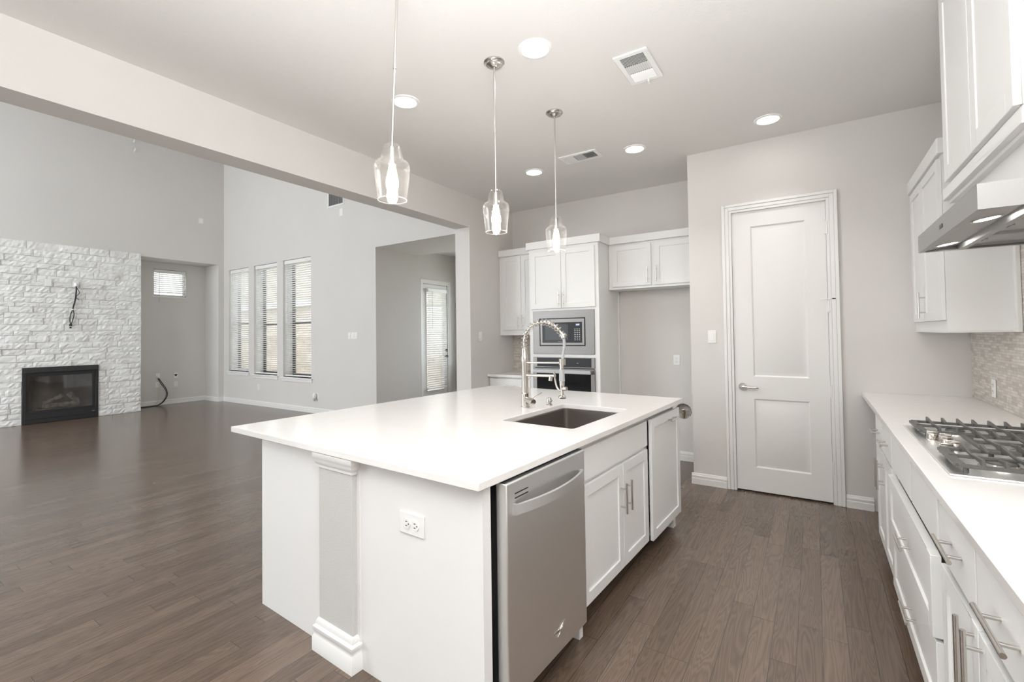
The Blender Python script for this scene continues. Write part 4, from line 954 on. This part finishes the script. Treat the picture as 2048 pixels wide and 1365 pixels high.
# vents
def vent(label, loc, T, w, h, rows):
    v = thing('air_vent', label, 'vent', loc)
    build('frame', MB(T).box(-w / 2, w / 2, -h / 2, -h / 2 + 0.03, 0, 0.010).box(-w / 2, w / 2, h / 2 - 0.03, h / 2, 0, 0.010).box(-w / 2, -w / 2 + 0.03, -h / 2 + 0.03, h / 2 - 0.03, 0, 0.010).box(w / 2 - 0.03, w / 2, -h / 2 + 0.03, h / 2 - 0.03, 0, 0.010), PLATE, v, bevel=0.003)
    build('duct', MB(T).box(-w / 2 + 0.02, w / 2 - 0.02, -h / 2 + 0.02, h / 2 - 0.02, 0.0002, 0.002), DUCT, v, smooth=False)
    for a, b, c, d, ang, along, n in rows:          # louvre field: u0,u1,v0,v1, angle, slats along 'u' or 'v', count
        m = MB(T)
        for k in range(n):
            t = (k + 0.5) / n; s, co = math.sin(math.radians(ang)), math.cos(math.radians(ang))
            if along == 'u':
                q = c + (d - c) * t; hw2 = (d - c) / n * 0.42
                m.add([(a, q - hw2 * co, 0.006 - hw2 * s), (b, q - hw2 * co, 0.006 - hw2 * s), (b, q + hw2 * co, 0.006 + hw2 * s), (a, q + hw2 * co, 0.006 + hw2 * s),
                       (a, q - hw2 * co, 0.0072 - hw2 * s), (b, q - hw2 * co, 0.0072 - hw2 * s), (b, q + hw2 * co, 0.0072 + hw2 * s), (a, q + hw2 * co, 0.0072 + hw2 * s)], [(0, 1, 2, 3), (4, 5, 6, 7), (0, 1, 5, 4), (1, 2, 6, 5), (2, 3, 7, 6), (3, 0, 4, 7)])
            else:
                q = a + (b - a) * t; hw2 = (b - a) / n * 0.42
                m.add([(q - hw2 * co, c, 0.006 - hw2 * s), (q - hw2 * co, d, 0.006 - hw2 * s), (q + hw2 * co, d, 0.006 + hw2 * s), (q + hw2 * co, c, 0.006 + hw2 * s),
                       (q - hw2 * co, c, 0.0072 - hw2 * s), (q - hw2 * co, d, 0.0072 - hw2 * s), (q + hw2 * co, d, 0.0072 + hw2 * s), (q + hw2 * co, c, 0.0072 + hw2 * s)], [(0, 1, 2, 3), (4, 5, 6, 7), (0, 1, 5, 4), (1, 2, 6, 5), (2, 3, 7, 6), (3, 0, 4, 7)])
        build('louvers', m, PLATE, v, smooth=False)
    return v
CT1 = xf((-0.882, 2.893, HC), (1, 0, 0), (0, 1, 0), (0, 0, -1))
v1 = vent('large white ceiling vent with two louver fields, by itself on the ceiling', (-0.882, 2.893, HC - 0.01), CT1, 0.205, 0.37,
     [(-0.072, 0.072, -0.155, -0.055, -42, 'u', 8), (-0.072, 0.072, -0.045, 0.045, -42, 'v', 11), (-0.072, 0.072, 0.055, 0.155, 42, 'u', 8)])
build('damper_tab', MB(CT1).box(0.01, 0.02, 0.155, 0.185, 0.008, 0.03), PLATE, v1)
CT2 = xf((-1.803, 4.054, HC), (1, 0, 0), (0, 1, 0), (0, 0, -1))
vent('white ceiling vent with a crossed grid, over the oven tower', (-1.803, 4.054, HC - 0.01), CT2, 0.37, 0.20,
     [(-0.155, -0.055, -0.07, 0.07, -45, 'v', 7), (-0.045, 0.045, -0.07, 0.07, -45, 'u', 9), (0.055, 0.155, -0.07, 0.07, 45, 'v', 8)])
vent('white wall vent high on the living room wall under the beam', (-7.13, YW, 3.72), FY(-7.13, YW, 3.96), 0.46, 0.40, [(-0.2, 0.2, -0.17, 0.17, 35, 'v', 9)])

# ---------------------------------------------------------------- recessed lamps and pendants
def downlight(x, y, label, watts=SPOT_W):
    d = thing('recessed_light', label, 'ceiling light', (x, y, HC - 0.012), 'recessed ceiling lights')
    build('trim_ring', MB().lathe([(0.074, HC - 0.004), (0.080, HC - 0.010), (0.098, HC - 0.005), (0.100, HC), (0.074, HC)], (x, y, 0), 40, True), PLATE, d)
    build('lens', MB().lathe([(0.0, HC - 0.006), (0.075, HC - 0.006), (0.075, HC - 0.001), (0.0, HC - 0.001)], (x, y, 0), 40), EMIT, d)
    l = bpy.data.lights.new('downlight_beam', 'SPOT'); l.energy = watts; l.spot_size = math.radians(98); l.spot_blend = 0.8; l.shadow_soft_size = 0.07; l.color = (1.0, 0.985, 0.965)
    q = bpy.data.objects.new('downlight_beam', l); COL.objects.link(q); q.location = (x, y, HC - 0.02)
    return d
downlight(-1.326, 2.36, 'lit recessed ceiling light closest to the large ceiling vent', 3.0)
downlight(-2.397, 2.37, 'lit recessed ceiling light beside the nearest pendant rod', 3.0)
downlight(-2.372, 4.162, 'lit recessed ceiling light in front of the oven tower', 2.5)
downlight(-1.322, 4.168, 'lit recessed ceiling light in front of the fridge space', 7.0)
downlight(-0.265, 4.20, 'lit recessed ceiling light in front of the pantry door')

def pendant(y, label, tilt=0.0):
    x = -1.6; zb = 2.036
    p = thing('pendant_light', label, 'pendant light', (x, y, zb), 'clear glass pendants over the island')
    top = Vector((x + tilt * 0.83, y + tilt * 0.55, HC))
    T = Matrix.Translation((top.x, top.y, 0))
    build('canopy', MB(T).lathe([(0.064, HC), (0.064, HC - 0.006), (0.056, HC - 0.010), (0.050, HC - 0.020), (0.036, HC - 0.024), (0.026, HC - 0.032), (0.012, HC - 0.036), (0.0, HC - 0.037)], (0, 0, 0), 32), NICKEL, p)
    build('stem', MB().tube([(top.x, top.y, HC - 0.03), (x, y, zb + 0.235)], 0.0058, 12).cyl(((top.x * 0.5 + x * 0.5), (top.y * 0.5 + y * 0.5), 2.66), ((top.x * 0.49 + x * 0.51), (top.y * 0.49 + y * 0.51), 2.645), 0.0075, 12), NICKEL, p)
    # outer and inner skin of the hand-blown shade
    out = [(0.032, 0.0), (0.052, -0.0)]
    prof = [(0.0655, 0.0), (0.069, 0.03), (0.0745, 0.075), (0.079, 0.115), (0.0815, 0.140), (0.081, 0.158), (0.074, 0.173), (0.060, 0.182), (0.050, 0.186), (0.0505, 0.196), (0.046, 0.222), (0.039, 0.246), (0.034, 0.254), (0.024, 0.2565)]
    t_ = 0.0026
    shade = [(r_ - 0.0, z) for r_, z in prof] + [(max(r_ - t_, 0.02), z - (t_ if k > 5 else 0)) for k, (r_, z) in list(enumerate(prof))[::-1]]
    build('glass_shade', MB().lathe([(r_, zb + z) for r_, z in shade], (x, y, 0), 48, True), SHADE, p)
    build('glass_rim', MB().tube([(x + 0.0645 * math.cos(a * PI / 24), y + 0.0645 * math.sin(a * PI / 24), zb) for a in range(49)], 0.0019, 6, False), RIMGLASS, p)
    build('socket', MB().lathe([(0.0, zb + 0.242), (0.015, zb + 0.242), (0.015, zb + 0.185), (0.018, zb + 0.183), (0.018, zb + 0.163), (0.0, zb + 0.163)], (x, y, 0), 20), NICKEL, p)
    build('bulb', MB().lathe([(0.0, zb + 0.036), (0.012, zb + 0.038), (0.023, zb + 0.048), (0.028, zb + 0.066), (0.0275, zb + 0.088), (0.022, zb + 0.118), (0.0155, zb + 0.145), (0.013, zb + 0.165)], (x, y, 0), 24), BULB, p)
    return p
pendant(1.495, 'clear glass pendant light with its ceiling canopy out of view, largest of three', 0.032)
pendant(2.335, 'clear glass pendant light hanging in the middle of the three over the island')
pendant(3.131, 'clear glass pendant light hanging in front of the oven tower, smallest of three')

# ---------------------------------------------------------------- stone fireplace
def stones():
    mb = MB(); rnd = random.Random(11)
    y0, y1, z1 = 0.2, 3.738, 3.112
    hy0, hy1, hz = 2.079, 3.080, 0.956
    z = 0.0
    while z < z1 - 0.005:
        h = min(rnd.choice((0.075, 0.09, 0.10, 0.11, 0.12)), z1 - z)
        if z1 - z - h < 0.05: h = z1 - z
        if z < hz < z + h: h = hz - z if hz - z > 0.04 else h
        y = y0 - rnd.random() * 0.3
        while y < y1 - 0.002:
            L_ = rnd.uniform(0.16, 0.52); ya, yb = max(y, y0), min(y + L_, y1)
            if y1 - yb < 0.08: yb = y1
            y = yb
            segs = [(ya, yb)]
            if z + h * 0.5 < hz:
                segs = []
                if ya < hy0: segs.append((ya, min(yb, hy0)))
                if yb > hy1: segs.append((max(ya, hy1), yb))
            for a, b in segs:
                if b - a < 0.01: continue
                g = 0.003; d0 = rnd.uniform(0.028, 0.052); nu = max(2, int((b - a) / 0.035)); nv = 3
                vs = []; fs = []
                for j in range(nv + 1):
                    for i in range(nu + 1):
                        edge = (i in (0, nu)) or (j in (0, nv))
                        d = d0 + (rnd.uniform(-0.008, -0.001) if edge else rnd.uniform(-0.005, 0.008))
                        vs.append((XF + max(d, 0.014), a + g + (b - a - 2 * g) * i / nu, z + g + (h - 2 * g) * j / nv))
                W_ = nu + 1
                for j in range(nv):
                    for i in range(nu): fs.append((j * W_ + i, j * W_ + i + 1, (j + 1) * W_ + i + 1, (j + 1) * W_ + i))
                per = [i for i in range(W_)] + [j * W_ + nu for j in range(1, nv + 1)] + [nv * W_ + i for i in range(nu - 1, -1, -1)] + [j * W_ for j in range(nv - 1, 0, -1)]
                nb = len(vs)
                for q in per: vs.append((XF + 0.001, vs[q][1], vs[q][2]))
                m_ = len(per)
                for k in range(m_): fs.append((per[k], nb + k, nb + (k + 1) % m_, per[(k + 1) % m_]))
                mb.add(vs, fs)
        z += h
    mb.box(XF + 0.0005, XF + 0.016, y0, hy0 - 0.002, 0.0, z1 - 0.002).box(XF + 0.0005, XF + 0.016, hy1 + 0.002, y1 - 0.002, 0.0, z1 - 0.002).box(XF + 0.0005, XF + 0.016, hy0 - 0.002, hy1 + 0.002, hz + 0.002, z1 - 0.002)
    return mb
tag(build('stone_surround', stones(), LEDGE, smooth=False), 'white split-face stone wall cladding around the fireplace', 'stone cladding')
fp = thing('gas_fireplace', 'black framed gas fireplace insert low in the stone wall', 'fireplace', (XF, 2.58, 0.0))
xo = XF + 0.058
build('surround_frame', sheet(0, XF + 0.002, xo - XF - 0.002, 2.083, 3.077, 0.004, 0.953, [(2.125, 3.035, 0.075, 0.885)]), BLACK, fp, bevel=0.003)
build('hood_louver', MB().prism([(XF + 0.02, 0.953), (xo + 0.012, 0.945), (xo + 0.034, 0.872), (xo + 0.026, 0.868), (XF + 0.02, 0.90)], 1, 2.10, 3.06), BLACK, fp, bevel=0.002)
build('door_frame', sheet(0, XF + 0.012, 0.022, 2.125, 3.035, 0.075, 0.868, [(2.165, 2.995, 0.215, 0.800)]), BLACK, fp, bevel=0.002)
build('lower_grille', MB().box(xo - 0.012, xo + 0.004, 2.112, 3.048, 0.078, 0.190).box(xo + 0.004, xo + 0.007, 2.112, 3.048, 0.183, 0.190).box(xo + 0.004, xo + 0.007, 2.112, 3.048, 0.078, 0.085), BLACK, fp, bevel=0.002)
build('nameplate', MB().box(xo + 0.004, xo + 0.0055, 2.985, 3.025, 0.118, 0.124), LEGEND, fp, smooth=False)
build('glass_front', MB().box(XF + 0.018, XF + 0.022, 2.165, 2.995, 0.215, 0.800), FIREGLASS, fp, smooth=False)
xb = XF - 0.45
build('firebox', MB().add([(XF + 0.01, 2.13, 0.08), (XF + 0.01, 3.03, 0.08), (xb, 2.85, 0.08), (xb, 2.31, 0.08), (XF + 0.01, 2.13, 0.88), (XF + 0.01, 3.03, 0.88), (xb, 2.85, 0.88), (xb, 2.31, 0.88)],
      [(0, 1, 2, 3), (4, 5, 6, 7), (1, 2, 6, 5), (2, 3, 7, 6), (3, 0, 4, 7)]), FIREBRICK, fp, smooth=False)
build('burner_tray', MB().box(xb + 0.06, XF - 0.05, 2.33, 2.85, 0.0805, 0.225), BLACK, fp, bevel=0.01)
def logm(p0, p1, r, seed):
    rnd = random.Random(seed); n = 12; p0, p1 = Vector(p0), Vector(p1)
    pts = [p0.lerp(p1, i / n) + Vector((rnd.uniform(-.006, .006), 0, rnd.uniform(-.006, .006))) for i in range(n + 1)]
    return MB().tube(pts, [r * rnd.uniform(0.85, 1.1) for _ in range(n + 1)], 12)
for p0, p1, r_, lb, sd_ in (((XF - 0.12, 2.36, 0.27), (XF - 0.13, 2.84, 0.27), 0.045, 'ceramic log lying lowest across the fireplace burner', 1),
                      ((XF - 0.27, 2.40, 0.30), (XF - 0.12, 2.62, 0.43), 0.040, 'ceramic log leaning up on the hearth stack, paler end raised', 2),
                      ((XF - 0.13, 2.72, 0.45), (XF - 0.22, 2.86, 0.28), 0.045, 'thick ceramic log sloping down beside the fireplace glass edge', 3)):
    tag(build('gas_log', logm(p0, p1, r_, sd_), LOG), lb, 'log', 'ceramic logs in the fireplace')

# cables
def cable(name, label, pts, r, m, cat='cable', n=6, **kw):
    return tag(build(name, MB().tube(crv(pts, n), r, 8), m, **kw), label, cat)
cx_ = STX + 0.034
tc = thing('tv_cable', 'bundle of black cables hanging from a plate on the stone wall', 'cable', (cx_, 2.69, 1.66))
build('bundle', MB().tube(crv([(STX + 0.02, 2.745, 2.39), (cx_ + 0.02, 2.748, 2.34), (cx_, 2.745, 2.20), (cx_, 2.735, 2.12), (cx_, 2.715, 2.02), (cx_, 2.705, 1.95)], 6), 0.012, 8), CABLE, tc)
build('strand', MB().tube(crv([(cx_, 2.705, 1.97), (cx_, 2.675, 1.86), (cx_, 2.668, 1.78), (cx_, 2.675, 1.70)], 6), 0.0075, 8), CABLE, tc)
build('strand', MB().tube(crv([(cx_ + 0.004, 2.708, 1.97), (cx_ + 0.004, 2.722, 1.88), (cx_ + 0.004, 2.71, 1.80), (cx_, 2.685, 1.70)], 6), 0.0075, 8), CABLE, tc)
build('strand', MB().tube(crv([(cx_, 2.752, 2.37), (cx_ + 0.01, 2.785, 2.30), (cx_ + 0.01, 2.79, 2.26), (cx_, 2.752, 2.19), (cx_ + 0.01, 2.79, 2.14)], 6), 0.005, 8), CABLE, tc)
build('plug', MB().box(cx_ - 0.012, cx_ + 0.012, 2.660, 2.698, 1.668, 1.704).sphere((cx_, 2.677, 1.640), 0.017, 12, 8), CABLE, tc)
build('tie', MB().cyl((cx_, 2.7035, 1.955), (cx_, 2.7035, 1.975), 0.014, 10), PLATE, tc)
xw = XN + 0.035
cable('niche_cable', 'black cable bowing from the niche plate down along the baseboard, outer one', [(XN + 0.02, 4.265, 0.585), (xw, 4.31, 0.50), (xw + 0.02, 4.40, 0.33), (xw + 0.03, 4.415, 0.20), (xw + 0.04, 4.36, 0.09), (xw + 0.07, 4.25, 0.016), (xw + 0.09, 4.10, 0.011), (xw + 0.10, 3.90, 0.011), (xw + 0.08, 3.77, 0.011)], 0.008, CABLE)
cable('niche_cable', 'black cable bowing from the niche plate down along the baseboard, inner one', [(XN + 0.02, 4.255, 0.59), (xw + 0.002, 4.30, 0.47), (xw + 0.04, 4.38, 0.31), (xw + 0.05, 4.385, 0.19), (xw + 0.07, 4.31, 0.07), (xw + 0.11, 4.18, 0.011), (xw + 0.13, 4.02, 0.011), (xw + 0.13, 3.84, 0.011)], 0.007, CABLE)
cable('phone_cable', 'thin white cable dropping from the niche outlet to the floor', [(XN + 0.012, 4.275, 0.46), (xw, 4.29, 0.36), (xw, 4.27, 0.20), (xw + 0.02, 4.24, 0.08), (xw + 0.03, 4.18, 0.007), (xw + 0.05, 3.98, 0.006), (xw + 0.05, 3.80, 0.006)], 0.005, CABLEW)

# ---------------------------------------------------------------- outside
struct('ground_outside', MB().box(-45, 10, 8.25, 40, -0.25, -0.15).box(-45, -12.3, -10, 8.25, -0.25, -0.15), LAWN, smooth=False)
struct('ground_patio', MB().box(-12.2, -6.7, 5.6, 8.25, -0.2, -0.08), LAWN, smooth=False)
fen = thing('garden_fence', 'wooden board fence seen through the tall windows', 'fence', (-18, 10.5, -0.15))
fm = MB()
for k in range(100):
    x = -33 + k * 0.25; fm.box(x, x + 0.235, 10.5, 10.52, -0.15, 1.45 + 0.0 * k)
build('boards', fm, FENCEM, fen, smooth=False)
build('rail', MB().box(-33, -8, 10.52, 10.56, 0.2, 0.29).box(-33, -8, 10.52, 10.56, 1.2, 1.29), FENCEM, fen, smooth=False)
ho = thing('neighbor_house', 'pale neighboring house beyond the garden fence', 'house', (-24, 15, -0.15))
build('walls', MB().box(-38, -18.5, 14, 22, -0.15, 3.0), HOUSE, ho, smooth=False)
build('fascia', MB().box(-38.3, -18.2, 13.6, 13.7, 2.95, 3.25), TRIM, ho, smooth=False)
build('roof', MB().prism([(13.6, 3.25), (22.4, 3.25), (18, 6.2)], 0, -38.3, -18.2), FENCEM, ho, smooth=False)
